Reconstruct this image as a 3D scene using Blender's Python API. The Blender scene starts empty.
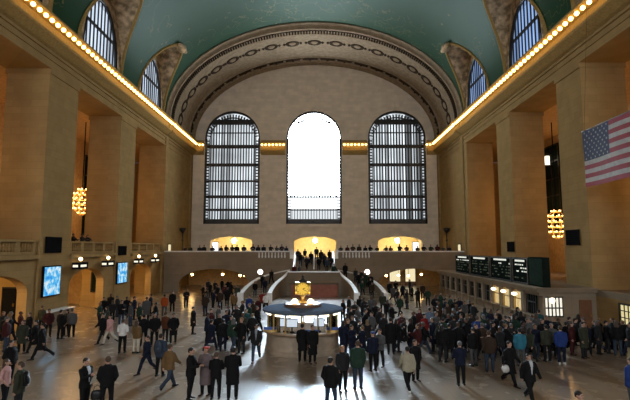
import bpy, bmesh, math, random
from mathutils import Vector, Matrix
random.seed(7)
R = math.radians
PI = math.pi
scene = bpy.context.scene
COL = scene.collection

# light levels
P_CENTRE = 40.0
P_SIDE = (0.12, 1.4)
P_LUNL = (0.5, 1.4)
P_LUNR = (0.4, 1.2)
P_BACK = 14.5
P_COAT = 0.28
P_SUNKW = 5.0
P_SPREAD = 52.0
P_CHW = 260.0
P_VSPEC = 0.02
P_FSPEC = 1.0
EXPOSURE = 0.0
P_LOW = 0.9
P_CORR = 75.0
P_PASS = 230.0
P_BULB = 8.0
P_CHAND = 9.0
P_ROUGH = (0.25, 0.29)

# ------------------------------------------------------------------ hall dimensions (metres)
CX = -0.5                       # long axis of the hall
HW = 18.75                      # half width
XL, XR = CX - HW, CX + HW       # side wall planes
YE, YB = 70.0, -14.0            # end wall, wall behind the photographer
YA = 57.4                       # start of the thick end arch
ZL = 18.3                       # underside of the lintels over the tall openings
ZS = 21.9                       # springing of the vault
VA, VB = 18.75, 12.45           # vault ellipse
SA, SB = 18.4, 11.95             # arch soffit ellipse
ZB = 4.1                        # end balcony floor
ZGR = 2.7                       # floor of the openings on the right
ZG = 5.0                        # side gallery floor
PIERS = [(-16.0, -12.0), (-4.0, -0.1), (8.0, 12.0), (20.1, 24.1), (32.2, 36.2), (44.4, 48.1)]
BAYS = [(-12.0, -4.0), (-0.1, 8.0), (12.0, 20.1), (24.1, 32.2), (36.2, 44.4), (48.1, YA)]

# ------------------------------------------------------------------ mesh helper
class MB:
    def __init__(s):
        s.v = []; s.f = []; s.m = []
    def add(s, vs, fs, mi=0):
        o = len(s.v)
        s.v += [tuple(p) for p in vs]
        s.f += [tuple(i + o for i in f) for f in fs]
        s.m += [mi] * len(fs)
        return s
    def box(s, x0, x1, y0, y1, z0, z1, mi=0):
        vs = [(x, y, z) for x in (x0, x1) for y in (y0, y1) for z in (z0, z1)]
        return s.add(vs, [(0,1,3,2),(4,6,7,5),(0,4,5,1),(2,3,7,6),(0,2,6,4),(1,5,7,3)], mi)
    def prism(s, poly, axis, a, b, mi=0):
        n = len(poly)
        def P(u, v, w):
            return {'x': (w, u, v), 'y': (u, w, v), 'z': (u, v, w)}[axis]
        vs = [P(u, v, a) for u, v in poly] + [P(u, v, b) for u, v in poly]
        fs = [tuple(range(n)), tuple(range(2*n-1, n-1, -1))]
        fs += [(i, (i+1) % n, n + (i+1) % n, n + i) for i in range(n)]
        return s.add(vs, fs, mi)
    def tube(s, pts, rad, n=8, mi=0, flat=1.0):
        pts = [Vector(p) for p in pts]
        if not hasattr(rad, '__len__'): rad = [rad] * len(pts)
        vs = []; up0 = None
        for i, p in enumerate(pts):
            t = (pts[min(i+1, len(pts)-1)] - pts[max(i-1, 0)]).normalized()
            ref = Vector((0, 1, 0)) if abs(t.y) < 0.9 else Vector((1, 0, 0))
            if up0 is None: u = t.cross(ref).normalized()
            else:
                u = up0 - t * up0.dot(t); u.normalize()
            up0 = u
            w = t.cross(u)
            for k in range(n):
                a = 2*PI*k/n
                vs.append(p + (u*math.cos(a) + w*math.sin(a)*flat) * rad[i])
        fs = []
        for i in range(len(pts)-1):
            for k in range(n):
                fs.append((i*n+k, i*n+(k+1) % n, (i+1)*n+(k+1) % n, (i+1)*n+k))
        fs.append(tuple(range(n-1, -1, -1)))
        fs.append(tuple((len(pts)-1)*n + k for k in range(n)))
        return s.add(vs, fs, mi)
    def sphere(s, c, r, nu=12, nv=8, mi=0):
        if not hasattr(r, '__len__'): r = (r, r, r)
        vs = [(c[0], c[1], c[2]+r[2])]
        for j in range(1, nv):
            th = PI*j/nv
            for i in range(nu):
                a = 2*PI*i/nu
                vs.append((c[0]+r[0]*math.sin(th)*math.cos(a), c[1]+r[1]*math.sin(th)*math.sin(a), c[2]+r[2]*math.cos(th)))
        vs.append((c[0], c[1], c[2]-r[2]))
        fs = [(0, 1+i, 1+(i+1) % nu) for i in range(nu)]
        for j in range(nv-2):
            for i in range(nu):
                a = 1+j*nu+i; b = 1+j*nu+(i+1) % nu
                fs.append((a, a+nu, b+nu, b))
        l = len(vs)-1; o = 1+(nv-2)*nu
        fs += [(l, o+(i+1) % nu, o+i) for i in range(nu)]
        return s.add(vs, fs, mi)
    def lathe(s, prof, c, n=32, mi=0, a0=0.0, a1=2*PI):
        full = abs(a1-a0-2*PI) < 1e-6
        k = n if full else n+1
        vs = []
        for r, z in prof:
            for i in range(k):
                a = a0+(a1-a0)*i/n
                vs.append((c[0]+r*math.cos(a), c[1]+r*math.sin(a), c[2]+z))
        fs = []
        for j in range(len(prof)-1):
            for i in range(n):
                i2 = (i+1) % k
                fs.append((j*k+i, j*k+i2, (j+1)*k+i2, (j+1)*k+i))
        if full:
            if prof[0][0] > 1e-4: fs.append(tuple(range(k)))
            if prof[-1][0] > 1e-4: fs.append(tuple((len(prof)-1)*k+i for i in range(k-1, -1, -1)))
        return s.add(vs, fs, mi)
    def rings(s, rings, mi=0, closed=True, cap=True):
        n = len(rings[0]); vs = [p for r in rings for p in r]; fs = []
        for j in range(len(rings)-1):
            for i in range(n if closed else n-1):
                i2 = (i+1) % n
                fs.append((j*n+i, j*n+i2, (j+1)*n+i2, (j+1)*n+i))
        if cap:
            fs.append(tuple(range(n-1, -1, -1)))
            fs.append(tuple((len(rings)-1)*n+i for i in range(n)))
        return s.add(vs, fs, mi)
    def mesh(s, name, mats, off=(0,0,0), smooth=False):
        me = bpy.data.meshes.new(name)
        me.from_pydata([(p[0]-off[0], p[1]-off[1], p[2]-off[2]) for p in s.v], [], s.f)
        for m in (mats if isinstance(mats, (list, tuple)) else [mats]): me.materials.append(m)
        for p, mi in zip(me.polygons, s.m):
            p.material_index = mi; p.use_smooth = smooth
        bm = bmesh.new(); bm.from_mesh(me)
        bmesh.ops.recalc_face_normals(bm, faces=bm.faces)
        bm.to_mesh(me); bm.free()
        return me
    def build(s, name, mats, parent=None, smooth=False):
        """link as one object; vertices are given in world metres, parents are never rotated here"""
        if parent is not None:
            off = WLOC[parent.name]
        else:
            xs = [p[0] for p in s.v]; ys = [p[1] for p in s.v]; zs = [p[2] for p in s.v]
            off = ((min(xs)+max(xs))/2, (min(ys)+max(ys))/2, min(zs))
        o = bpy.data.objects.new(name, s.mesh(name, mats, off, smooth))
        COL.objects.link(o)
        if parent is not None: o.parent = parent; WLOC[o.name] = off
        else: o.location = off; WLOC[o.name] = off
        if smooth == 'edge': pass
        return o
WLOC = {}

def tag(o, label, cat, group=None):
    o['label'] = label; o['category'] = cat
    if group: o['group'] = group
    return o
def thing(name, label, cat, loc, group=None):
    o = bpy.data.objects.new(name, None); COL.objects.link(o)
    o.empty_display_size = 0.2
    o.location = loc; WLOC[o.name] = tuple(loc)
    return tag(o, label, cat, group)
def struct(o, label=None):
    o['kind'] = 'structure'
    if label: o['label'] = label
    return o

# ------------------------------------------------------------------ materials
def new_mat(name):
    m = bpy.data.materials.new(name); m.use_nodes = True
    nt = m.node_tree; nt.nodes.clear()
    out = nt.nodes.new('ShaderNodeOutputMaterial')
    return m, nt, out
def N(nt, t, **kw):
    n = nt.nodes.new(t)
    for k, v in kw.items(): setattr(n, k, v)
    return n
def principled(nt, out, rough=0.6, metal=0.0, spec=0.5):
    b = N(nt, 'ShaderNodeBsdfPrincipled')
    b.inputs['Roughness'].default_value = rough
    b.inputs['Metallic'].default_value = metal
    b.inputs['Specular IOR Level'].default_value = spec
    nt.links.new(b.outputs[0], out.inputs[0])
    return b
def mat(name, col, rough=0.6, metal=0.0, spec=0.5, var=0.12, scale=3.0):
    m, nt, out = new_mat(name)
    b = principled(nt, out, rough, metal, spec)
    g = N(nt, 'ShaderNodeNewGeometry')
    n = N(nt, 'ShaderNodeTexNoise'); n.inputs['Scale'].default_value = scale; n.inputs['Detail'].default_value = 4
    nt.links.new(g.outputs['Position'], n.inputs['Vector'])
    mx = N(nt, 'ShaderNodeMixRGB')
    mx.inputs[1].default_value = tuple(c*(1-var) for c in col)+(1,)
    mx.inputs[2].default_value = tuple(min(1, c*(1+var)) for c in col)+(1,)
    cr = N(nt, 'ShaderNodeMapRange'); cr.inputs['From Min'].default_value = 0.36; cr.inputs['From Max'].default_value = 0.64
    nt.links.new(n.outputs['Fac'], cr.inputs['Value'])
    nt.links.new(cr.outputs[0], mx.inputs[0]); nt.links.new(mx.outputs[0], b.inputs['Base Color'])
    return m
def stone_mat(name, col, joint=0.9, bw=1.3, bh=0.5, rough=0.8, var=0.06):
    """coursed stone: joints and slightly differing blocks, mapped on (x+y, z)"""
    m, nt, out = new_mat(name)
    b = principled(nt, out, 1.0, 0, 0.0)
    g = N(nt, 'ShaderNodeNewGeometry')
    sp = N(nt, 'ShaderNodeSeparateXYZ'); nt.links.new(g.outputs['Position'], sp.inputs[0])
    ad = N(nt, 'ShaderNodeMath', operation='ADD')
    nt.links.new(sp.outputs[0], ad.inputs[0]); nt.links.new(sp.outputs[1], ad.inputs[1])
    cb = N(nt, 'ShaderNodeCombineXYZ')
    nt.links.new(ad.outputs[0], cb.inputs[0]); nt.links.new(sp.outputs[2], cb.inputs[1])
    br = N(nt, 'ShaderNodeTexBrick')
    br.inputs['Scale'].default_value = 1.0
    br.inputs['Brick Width'].default_value = bw; br.inputs['Row Height'].default_value = bh
    br.inputs['Mortar Size'].default_value = 0.025; br.inputs['Mortar Smooth'].default_value = 0.6
    br.inputs['Color1'].default_value = tuple(c*(1-var) for c in col)+(1,)
    br.inputs['Color2'].default_value = tuple(c*(1+var) for c in col)+(1,)
    br.inputs['Mortar'].default_value = tuple(c*joint for c in col)+(1,)
    nt.links.new(cb.outputs[0], br.inputs['Vector'])
    n = N(nt, 'ShaderNodeTexNoise'); n.inputs['Scale'].default_value = 0.9; n.inputs['Detail'].default_value = 6
    nt.links.new(g.outputs['Position'], n.inputs['Vector'])
    mr = N(nt, 'ShaderNodeMapRange'); mr.inputs['To Min'].default_value = 0.78; mr.inputs['To Max'].default_value = 1.2
    nt.links.new(n.outputs['Fac'], mr.inputs['Value'])
    mx = N(nt, 'ShaderNodeVectorMath', operation='SCALE')
    nt.links.new(br.outputs['Color'], mx.inputs[0]); nt.links.new(mr.outputs[0], mx.inputs['Scale'])
    nt.links.new(mx.outputs[0], b.inputs['Base Color'])
    return m
def emit(name, col, strength):
    m, nt, out = new_mat(name)
    e = N(nt, 'ShaderNodeEmission')
    e.inputs[0].default_value = tuple(col)+(1,); e.inputs[1].default_value = strength
    nt.links.new(e.outputs[0], out.inputs[0])
    return m
def objcol_mat(name, rough, spec=0.3, sss=0.0):
    """cloth, skin and hair take the colour of the object that wears them"""
    m, nt, out = new_mat(name)
    b = principled(nt, out, rough, 0, spec)
    oi = N(nt, 'ShaderNodeObjectInfo')
    n = N(nt, 'ShaderNodeTexNoise'); n.inputs['Scale'].default_value = 9
    tc = N(nt, 'ShaderNodeTexCoord'); nt.links.new(tc.outputs['Object'], n.inputs['Vector'])
    mr = N(nt, 'ShaderNodeMapRange'); mr.inputs['To Min'].default_value = 0.8; mr.inputs['To Max'].default_value = 1.2
    nt.links.new(n.outputs['Fac'], mr.inputs['Value'])
    mx = N(nt, 'ShaderNodeVectorMath', operation='SCALE')
    nt.links.new(oi.outputs['Color'], mx.inputs[0]); nt.links.new(mr.outputs[0], mx.inputs['Scale'])
    nt.links.new(mx.outputs[0], b.inputs['Base Color'])
    return m
def pane_mat(name, col, lo, hi, cw=0.5, ch=40.0, axis='x'):
    """daylight through patterned double panes: each pane lets through its own share"""
    m, nt, out = new_mat(name)
    e = N(nt, 'ShaderNodeEmission'); e.inputs[0].default_value = tuple(col)+(1,)
    g = N(nt, 'ShaderNodeNewGeometry'); sp = N(nt, 'ShaderNodeSeparateXYZ')
    nt.links.new(g.outputs['Position'], sp.inputs[0])
    def cell(sock, w):
        d = N(nt, 'ShaderNodeMath', operation='DIVIDE'); d.inputs[1].default_value = w
        nt.links.new(sock, d.inputs[0])
        f = N(nt, 'ShaderNodeMath', operation='FLOOR'); nt.links.new(d.outputs[0], f.inputs[0])
        return f.outputs[0]
    cb = N(nt, 'ShaderNodeCombineXYZ')
    nt.links.new(cell(sp.outputs[0 if axis == 'x' else 1], cw), cb.inputs[0]); nt.links.new(cell(sp.outputs[2], ch), cb.inputs[1])
    w = N(nt, 'ShaderNodeTexWhiteNoise'); nt.links.new(cb.outputs[0], w.inputs['Vector'])
    n = N(nt, 'ShaderNodeTexNoise'); n.inputs['Scale'].default_value = 0.22
    nt.links.new(g.outputs['Position'], n.inputs['Vector'])
    ml = N(nt, 'ShaderNodeMath', operation='MULTIPLY'); nt.links.new(w.outputs['Value'], ml.inputs[0]); nt.links.new(n.outputs['Fac'], ml.inputs[1])
    mr = N(nt, 'ShaderNodeMapRange'); mr.inputs['From Max'].default_value = 0.6
    mr.inputs['To Min'].default_value = lo; mr.inputs['To Max'].default_value = hi
    nt.links.new(ml.outputs[0], mr.inputs['Value']); nt.links.new(mr.outputs[0], e.inputs[1])
    nt.links.new(e.outputs[0], out.inputs[0])
    return m

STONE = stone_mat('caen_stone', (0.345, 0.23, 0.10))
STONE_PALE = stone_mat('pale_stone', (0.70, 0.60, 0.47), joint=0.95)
STONE_BALC = stone_mat('balcony_marble', (0.25, 0.195, 0.135), joint=0.9, bw=2.4, bh=1.1)
MARBLE = mat('white_marble', (0.74, 0.72, 0.68), 0.35, var=0.06)
PLASTER = mat('warm_plaster', (0.55, 0.36, 0.16), 0.8)
GILT = mat('gilded_plaster', (0.36, 0.235, 0.08), 0.9, spec=0.1, var=0.15, scale=6)
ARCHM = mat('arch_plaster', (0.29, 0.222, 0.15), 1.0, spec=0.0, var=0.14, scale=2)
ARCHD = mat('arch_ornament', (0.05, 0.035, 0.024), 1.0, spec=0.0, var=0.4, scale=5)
SAIL = mat('sail_plaster', (0.46, 0.34, 0.21), 1.0, spec=0.0, var=0.5, scale=1.7)
BRONZE = mat('dark_bronze', (0.035, 0.032, 0.03), 0.45, 0.6)
BLACK = mat('black_metal', (0.008, 0.008, 0.009), 0.9, spec=0.03)
MESHB = mat('speaker_mesh', (0.008, 0.008, 0.009), 1.0, spec=0.0)
BOARDM = mat('board_green_black', (0.010, 0.015, 0.0125), 0.9, spec=0.0)
BRASS = mat('polished_brass', (0.75, 0.50, 0.16), 0.28, 1.0)
WOOD = mat('brown_wood', (0.16, 0.07, 0.03), 0.5)
REDM = mat('red_panel', (0.30, 0.09, 0.05), 0.6)
CREAM = mat('cream_plaster', (0.82, 0.72, 0.48), 0.8, var=0.05)
ROOFM = mat('booth_roof', (0.10, 0.125, 0.165), 1.0, spec=0.0, var=0.1)
CLOTH = objcol_mat('cloth', 0.85, 0.2)
SKIN = objcol_mat('skin', 0.55)
HAIR = objcol_mat('hair', 0.6)
LEATHER = objcol_mat('leather', 0.4)
EYE = mat('eye', (0.03, 0.02, 0.02), 0.2)
LIP = mat('lip', (0.35, 0.12, 0.10), 0.5)

BULB = emit('bulb_glow', (1.0, 0.62, 0.20), P_BULB)
CHAND = emit('chandelier_glow', (1.0, 0.52, 0.17), P_CHAND)
CORRG = emit('corridor_globe_glow', (1.0, 0.80, 0.44), P_CORR)
PASSG = emit('passage_lamp_glow', (1.0, 0.60, 0.20), P_PASS)
GLOBE = emit('globe_glow', (1.0, 0.78, 0.45), 5.0)
CHAND.cycles.emission_sampling = 'NONE'      # their light comes from one soft lamp inside each chandelier
GLOBEW = emit('white_globe_glow', (1.0, 0.93, 0.82), 5.0)
LAMPW = emit('white_lamp_glow', (1.0, 0.90, 0.68), 2.0)
LITWIN = emit('lit_window_glow', (1.0, 0.86, 0.52), 0.9)
LITCOOL = emit('lit_panel_glow', (0.95, 0.97, 1.0), 1.6)
TEXTW = emit('board_text_glow', (0.95, 0.97, 0.85), 0.8)
TEXTD = emit('board_row_glow', (0.75, 0.85, 0.6), 0.07)
DAY = emit('daylight_centre_pane', (0.80, 0.91, 1.0), P_CENTRE)
DAYMID = emit('daylight_middle_pane', (0.90, 0.96, 1.0), P_LOW*3.5)
UBAL = emit('hanging_lamp_glow', (1.0, 0.62, 0.22), 70.0)
DAYLOW = emit('daylight_lower_pane', (0.90, 0.96, 1.0), P_LOW)
DAYS = pane_mat('daylight_side_pane', (0.86, 0.94, 1.0), P_SIDE[0], P_SIDE[1])
DAYL = pane_mat('daylight_lunette_left', (0.72, 0.84, 1.0), P_LUNL[0], P_LUNL[1], 0.55, 9, 'y')
DAYR = pane_mat('daylight_lunette_right', (0.38, 0.58, 1.0), P_LUNR[0], P_LUNR[1], 0.55, 9, 'y')
DAYB = emit('daylight_back_pane', (0.92, 0.95, 1.0), P_BACK)

def floor_material():
    m, nt, out = new_mat('marble_floor')
    b = principled(nt, out, 0.2, 0, P_FSPEC)
    g = N(nt, 'ShaderNodeNewGeometry')
    br = N(nt, 'ShaderNodeTexBrick'); br.offset = 0.0
    br.inputs['Scale'].default_value = 1.0
    br.inputs['Brick Width'].default_value = 1.25; br.inputs['Row Height'].default_value = 1.25
    br.inputs['Mortar Size'].default_value = 0.012
    br.inputs['Color1'].default_value = (0.245, 0.18, 0.122, 1); br.inputs['Color2'].default_value = (0.275, 0.205, 0.14, 1)
    br.inputs['Mortar'].default_value = (0.18, 0.135, 0.095, 1)
    nt.links.new(g.outputs['Position'], br.inputs['Vector'])
    n = N(nt, 'ShaderNodeTexNoise'); n.inputs['Scale'].default_value = 0.35; n.inputs['Detail'].default_value = 6
    nt.links.new(g.outputs['Position'], n.inputs['Vector'])
    mr = N(nt, 'ShaderNodeMapRange'); mr.inputs['To Min'].default_value = 0.88; mr.inputs['To Max'].default_value = 1.12
    nt.links.new(n.outputs['Fac'], mr.inputs['Value'])
    mx = N(nt, 'ShaderNodeVectorMath', operation='SCALE')
    nt.links.new(br.outputs['Color'], mx.inputs[0]); nt.links.new(mr.outputs[0], mx.inputs['Scale'])
    nt.links.new(mx.outputs[0], b.inputs['Base Color'])
    b.inputs['Coat Weight'].default_value = 1.0; b.inputs['Coat Roughness'].default_value = P_COAT; b.inputs['Coat IOR'].default_value = 1.55
    n2 = N(nt, 'ShaderNodeTexNoise'); n2.inputs['Scale'].default_value = 1.3; n2.inputs['Detail'].default_value = 3
    nt.links.new(g.outputs['Position'], n2.inputs['Vector'])
    mr2 = N(nt, 'ShaderNodeMapRange'); mr2.inputs['To Min'].default_value = P_ROUGH[0]; mr2.inputs['To Max'].default_value = P_ROUGH[1]
    nt.links.new(n2.outputs['Fac'], mr2.inputs['Value']); nt.links.new(mr2.outputs[0], b.inputs['Roughness'])
    return m
FLOOR = floor_material()

def vault_material():
    m, nt, out = new_mat('vault_paint')
    b = N(nt, 'ShaderNodeBsdfPrincipled'); b.inputs['Roughness'].default_value = 1.0; b.inputs['Specular IOR Level'].default_value = 0.0
    gls = N(nt, 'ShaderNodeBsdfGlossy'); gls.inputs['Roughness'].default_value = 0.38; gls.inputs['Color'].default_value = (0.8, 0.9, 0.85, 1)
    mxs = N(nt, 'ShaderNodeMixShader'); mxs.inputs[0].default_value = P_VSPEC
    nt.links.new(b.outputs[0], mxs.inputs[1]); nt.links.new(gls.outputs[0], mxs.inputs[2]); nt.links.new(mxs.outputs[0], out.inputs[0])
    g = N(nt, 'ShaderNodeNewGeometry')
    n = N(nt, 'ShaderNodeTexNoise'); n.inputs['Scale'].default_value = 0.18; n.inputs['Detail'].default_value = 7
    nt.links.new(g.outputs['Position'], n.inputs['Vector'])
    mx = N(nt, 'ShaderNodeMixRGB')
    mx.inputs[1].default_value = (0.014, 0.046, 0.020, 1); mx.inputs[2].default_value = (0.027, 0.074, 0.035, 1)
    nt.links.new(n.outputs['Fac'], mx.inputs[0])
    # faint gilt lines, as of painted outlines, in loose patches
    n1 = N(nt, 'ShaderNodeTexNoise'); n1.inputs['Scale'].default_value = 0.55; n1.inputs['Detail'].default_value = 2
    nt.links.new(g.outputs['Position'], n1.inputs['Vector'])
    sb = N(nt, 'ShaderNodeMath', operation='SUBTRACT'); sb.inputs[1].default_value = 0.5; nt.links.new(n1.outputs['Fac'], sb.inputs[0])
    ab = N(nt, 'ShaderNodeMath', operation='ABSOLUTE'); nt.links.new(sb.outputs[0], ab.inputs[0])
    l1 = N(nt, 'ShaderNodeMath', operation='LESS_THAN'); l1.inputs[1].default_value = 0.009; nt.links.new(ab.outputs[0], l1.inputs[0])
    n3 = N(nt, 'ShaderNodeTexNoise'); n3.inputs['Scale'].default_value = 0.12; nt.links.new(g.outputs['Position'], n3.inputs['Vector'])
    g1 = N(nt, 'ShaderNodeMath', operation='GREATER_THAN'); g1.inputs[1].default_value = 0.52; nt.links.new(n3.outputs['Fac'], g1.inputs[0])
    ml = N(nt, 'ShaderNodeMath', operation='MULTIPLY'); nt.links.new(l1.outputs[0], ml.inputs[0]); nt.links.new(g1.outputs[0], ml.inputs[1])
    m2 = N(nt, 'ShaderNodeMath', operation='MULTIPLY'); m2.inputs[1].default_value = 0.55; nt.links.new(ml.outputs[0], m2.inputs[0])
    # gilt stars
    vo = N(nt, 'ShaderNodeTexVoronoi'); vo.inputs['Scale'].default_value = 0.45; nt.links.new(g.outputs['Position'], vo.inputs['Vector'])
    l2 = N(nt, 'ShaderNodeMath', operation='LESS_THAN'); l2.inputs[1].default_value = 0.07; nt.links.new(vo.outputs['Distance'], l2.inputs[0])
    mm = N(nt, 'ShaderNodeMath', operation='MAXIMUM'); nt.links.new(m2.outputs[0], mm.inputs[0]); nt.links.new(l2.outputs[0], mm.inputs[1])
    gx = N(nt, 'ShaderNodeMixRGB'); gx.inputs[2].default_value = (0.13, 0.13, 0.05, 1)
    nt.links.new(mm.outputs[0], gx.inputs[0]); nt.links.new(mx.outputs[0], gx.inputs[1])
    nt.links.new(gx.outputs[0], b.inputs['Base Color'])
    return m
VAULT = vault_material()

def glass_material():
    m, nt, out = new_mat('clear_glass')
    t = N(nt, 'ShaderNodeBsdfTransparent'); gl = N(nt, 'ShaderNodeBsdfGlossy'); gl.inputs['Roughness'].default_value = 0.05
    f = N(nt, 'ShaderNodeFresnel'); f.inputs[0].default_value = 1.45
    mx = N(nt, 'ShaderNodeMixShader')
    nt.links.new(f.outputs[0], mx.inputs[0]); nt.links.new(t.outputs[0], mx.inputs[1]); nt.links.new(gl.outputs[0], mx.inputs[2])
    nt.links.new(mx.outputs[0], out.inputs[0])
    return m
GLASS = glass_material()

def screen_material():
    """lit blue display with pale blocks of illegible content"""
    m, nt, out = new_mat('screen_picture')
    e = N(nt, 'ShaderNodeEmission'); e.inputs[1].default_value = 0.9
    g = N(nt, 'ShaderNodeNewGeometry')
    n = N(nt, 'ShaderNodeTexNoise'); n.inputs['Scale'].default_value = 2.2; n.inputs['Detail'].default_value = 3
    nt.links.new(g.outputs['Position'], n.inputs['Vector'])
    r = N(nt, 'ShaderNodeValToRGB')
    r.color_ramp.elements[0].position = 0.36; r.color_ramp.elements[0].color = (0.05, 0.30, 0.85, 1)
    r.color_ramp.elements[1].position = 0.62; r.color_ramp.elements[1].color = (0.75, 0.92, 1.0, 1)
    k = r.color_ramp.elements.new(0.47); k.color = (0.10, 0.55, 0.95, 1)
    nt.links.new(n.outputs['Fac'], r.inputs[0]); nt.links.new(r.outputs[0], e.inputs[0])
    nt.links.new(e.outputs[0], out.inputs[0])
    return m
SCREEN = screen_material()
FRED = mat('flag_red', (0.26, 0.014, 0.022), 0.8); FWHITE = mat('flag_white', (0.40, 0.36, 0.32), 0.8); FBLUE = mat('flag_blue', (0.012, 0.017, 0.055), 0.8)
# ------------------------------------------------------------------ the hall
def arc(cx, hw, z0, rise, n=16, rev=False):
    """points of a half ellipse from left to right"""
    p = [(cx - hw*math.cos(PI*i/n), z0 + rise*math.sin(PI*i/n)) for i in range(n+1)]
    return p[::-1] if rev else p

struct(MB().box(-28.6, 27.6, YB-0.5, YE+7, -0.4, 0.0).build('floor', FLOOR))

# side walls: lower band with passage arches, upper band above the lintels, solid end bay
LEFT_ARCH = [(24.9, 31.3), (36.5, 42.4), (48.4, 54.4)]
def side_wall(sgn, name):
    X = XL if sgn < 0 else XR
    o = -sgn                                   # direction into the hall
    b = MB()
    poly = [(YB, 0)]
    arches = LEFT_ARCH if sgn < 0 else []
    for a0, a1 in arches:
        poly += [(a0, 0)] + arc((a0+a1)/2, (a1-a0)/2, 2.5, 1.25) + [(a1, 0)]
    zt = (ZG if sgn < 0 else ZGR) - 0.4
    poly += [(YA, 0), (YA, zt), (YB, zt)]
    xs = sorted((X - 0.12*o, X - 0.8*o))
    b.prism(poly, 'x', xs[0], xs[1])
    xs = sorted((X, X - 3.2*o))
    b.box(xs[0], xs[1], YB, YA, ZL, ZS + 0.02)
    b.box(xs[0], xs[1], YA if sgn < 0 else YA-1.1, YE, 0, ZL if sgn > 0 else ZS + 0.02)
    if sgn > 0: b.box(xs[0], xs[1], YA, YE, ZL, ZS + 0.02)
    # pilaster strips of the end bay
    for y0, y1 in ((YA, YA+0.9), (YE-0.9, YE-0.02)):
        xs = sorted((X, X + 0.16*o)); b.box(xs[0], xs[1], y0, y1, 0.02, 19.6)
    # architrave mouldings over the openings
    for z0, z1, p in ((ZL, ZL+0.22, 0.08), (18.9, 19.02, 0.10), (19.35, 19.55, 0.14)):
        xs = sorted((X, X + p*o)); b.box(xs[0], xs[1], YB, YE-0.02, z0, z1)
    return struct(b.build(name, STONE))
side_wall(-1, 'wall_left'); side_wall(1, 'wall_right')

# galleries behind the piers
for sgn, nm in ((-1, 'left'), (1, 'right')):
    X = XL if sgn < 0 else XR
    o = sgn
    xo = X + o*9.2
    xs = sorted((xo, xo + o*0.4))
    struct(MB().box(xs[0], xs[1], YB, YE, 0, ZS).build('wall_%s_gallery' % nm, PLASTER))
    xs = sorted((X + o*0.14, xo))
    struct(MB().box(xs[0], xs[1], YB, YA, (ZG if sgn < 0 else ZGR)-0.42, (ZG if sgn < 0 else ZGR)).build('trim_%s_gallery_floor' % nm, STONE_BALC))
    xs = sorted((X + o*3.2, xo))
    struct(MB().box(xs[0], xs[1], YB, YE, ZL+0.1, ZL+0.5).build('ceiling_%s_gallery' % nm, PLASTER))
    struct(MB().box(xs[0], xs[1], YE-0.4, YE, 0, ZL).build('wall_%s_gallery_end' % nm, PLASTER))

# piers
PIER_LABEL = {
    (-1, 4): 'massive tan stone pier carrying the larger blue screen on the left side',
    (-1, 5): 'narrower left stone pier carrying the farther, smaller blue screen',
    (1, 4): 'massive tan stone pier beside the flag on the right side',
    (1, 5): 'narrower right stone pier rising above the dark departure boards',
}
for sgn in (-1, 1):
    X = XL if sgn < 0 else XR
    for k, (y0, y1) in enumerate(PIERS):
        if k == 0: continue
        if sgn > 0 and k == 4: y0, y1 = 31.4, 34.7
        if sgn > 0 and k == 5: y0, y1 = 43.3, 46.7
        xs = sorted((X, X + sgn*3.1))
        b = MB().box(xs[0], xs[1], y0, y1, 0, ZL)
        xs2 = sorted((X - sgn*0.1, X + sgn*3.2)); b.box(xs2[0], xs2[1], y0-0.1, y1+0.1, 0, 0.55)
        b.box(xs2[0], xs2[1], y0-0.06, y1+0.06, ZL-0.35, ZL-0.002)
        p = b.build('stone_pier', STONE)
        if (sgn, k) in PIER_LABEL: tag(p, PIER_LABEL[(sgn, k)], 'pier')
        else: tag(p, 'tan stone pier nearer the photographer on the %s side of the hall' % ('left' if sgn < 0 else 'right'), 'pier', 'near piers on the %s' % ('left' if sgn < 0 else 'right'))

# cornice with lip and cove, swept along the sides
CPROF = [(0, 19.6), (0.3, 19.7), (0.85, 20.05), (0.85, 20.25), (0.4, 20.4), (0.4, 21.1), (1.15, 21.3), (1.15, 21.45), (0.3, 21.6), (0.0, ZS)]
for sgn, nm in ((-1, 'trim_1'), (1, 'trim_2')):
    X = XL if sgn < 0 else XR
    b = MB()
    b.prism([(X - sgn*p, z) for p, z in CPROF], 'y', YB, YE-0.01)
    b.prism([(X - sgn*(p+0.12 if p > 0 else 0), z) for p, z in CPROF], 'y', YA, YA+0.9)
    struct(b.build(nm, GILT), '%s gilded cornice with its cove of bulbs' % ('left' if sgn < 0 else 'right'))

# ---- vault with lunettes
LUN = [(a+b)/2 - 0.6 for a, b in BAYS]
LHW, LH = 4.1, 7.0
def lun_z(y):
    for c in LUN:
        d = abs(y-c)/LHW
        if d < 1: return ZS + LH*math.sqrt(1-d*d)
    return ZS
ys = set([YB, YA])
for c in LUN:
    for i in range(29):
        y = c - LHW*math.cos(PI*i/28)
        if YB <= y <= YA: ys.add(round(y, 4))
for y in range(int(YB), int(YA)): ys.add(float(y))
ys = sorted(ys)
rows = []
for y in ys:
    z0 = lun_z(y)
    th0 = math.asin(min(1, (z0-ZS)/VB))
    rows.append([(CX - VA*math.cos(th0+(PI-2*th0)*i/64), y, ZS + VB*math.sin(th0+(PI-2*th0)*i/64)) for i in range(65)])
vb = MB(); vb.rings(rows, closed=False, cap=False)
struct(vb.build('ceiling', VAULT, smooth=True), 'turquoise barrel vault with faint gilt figures')

wn = [0]
def next_window():
    wn[0] += 1
    return 'window_%d' % wn[0]

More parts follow.
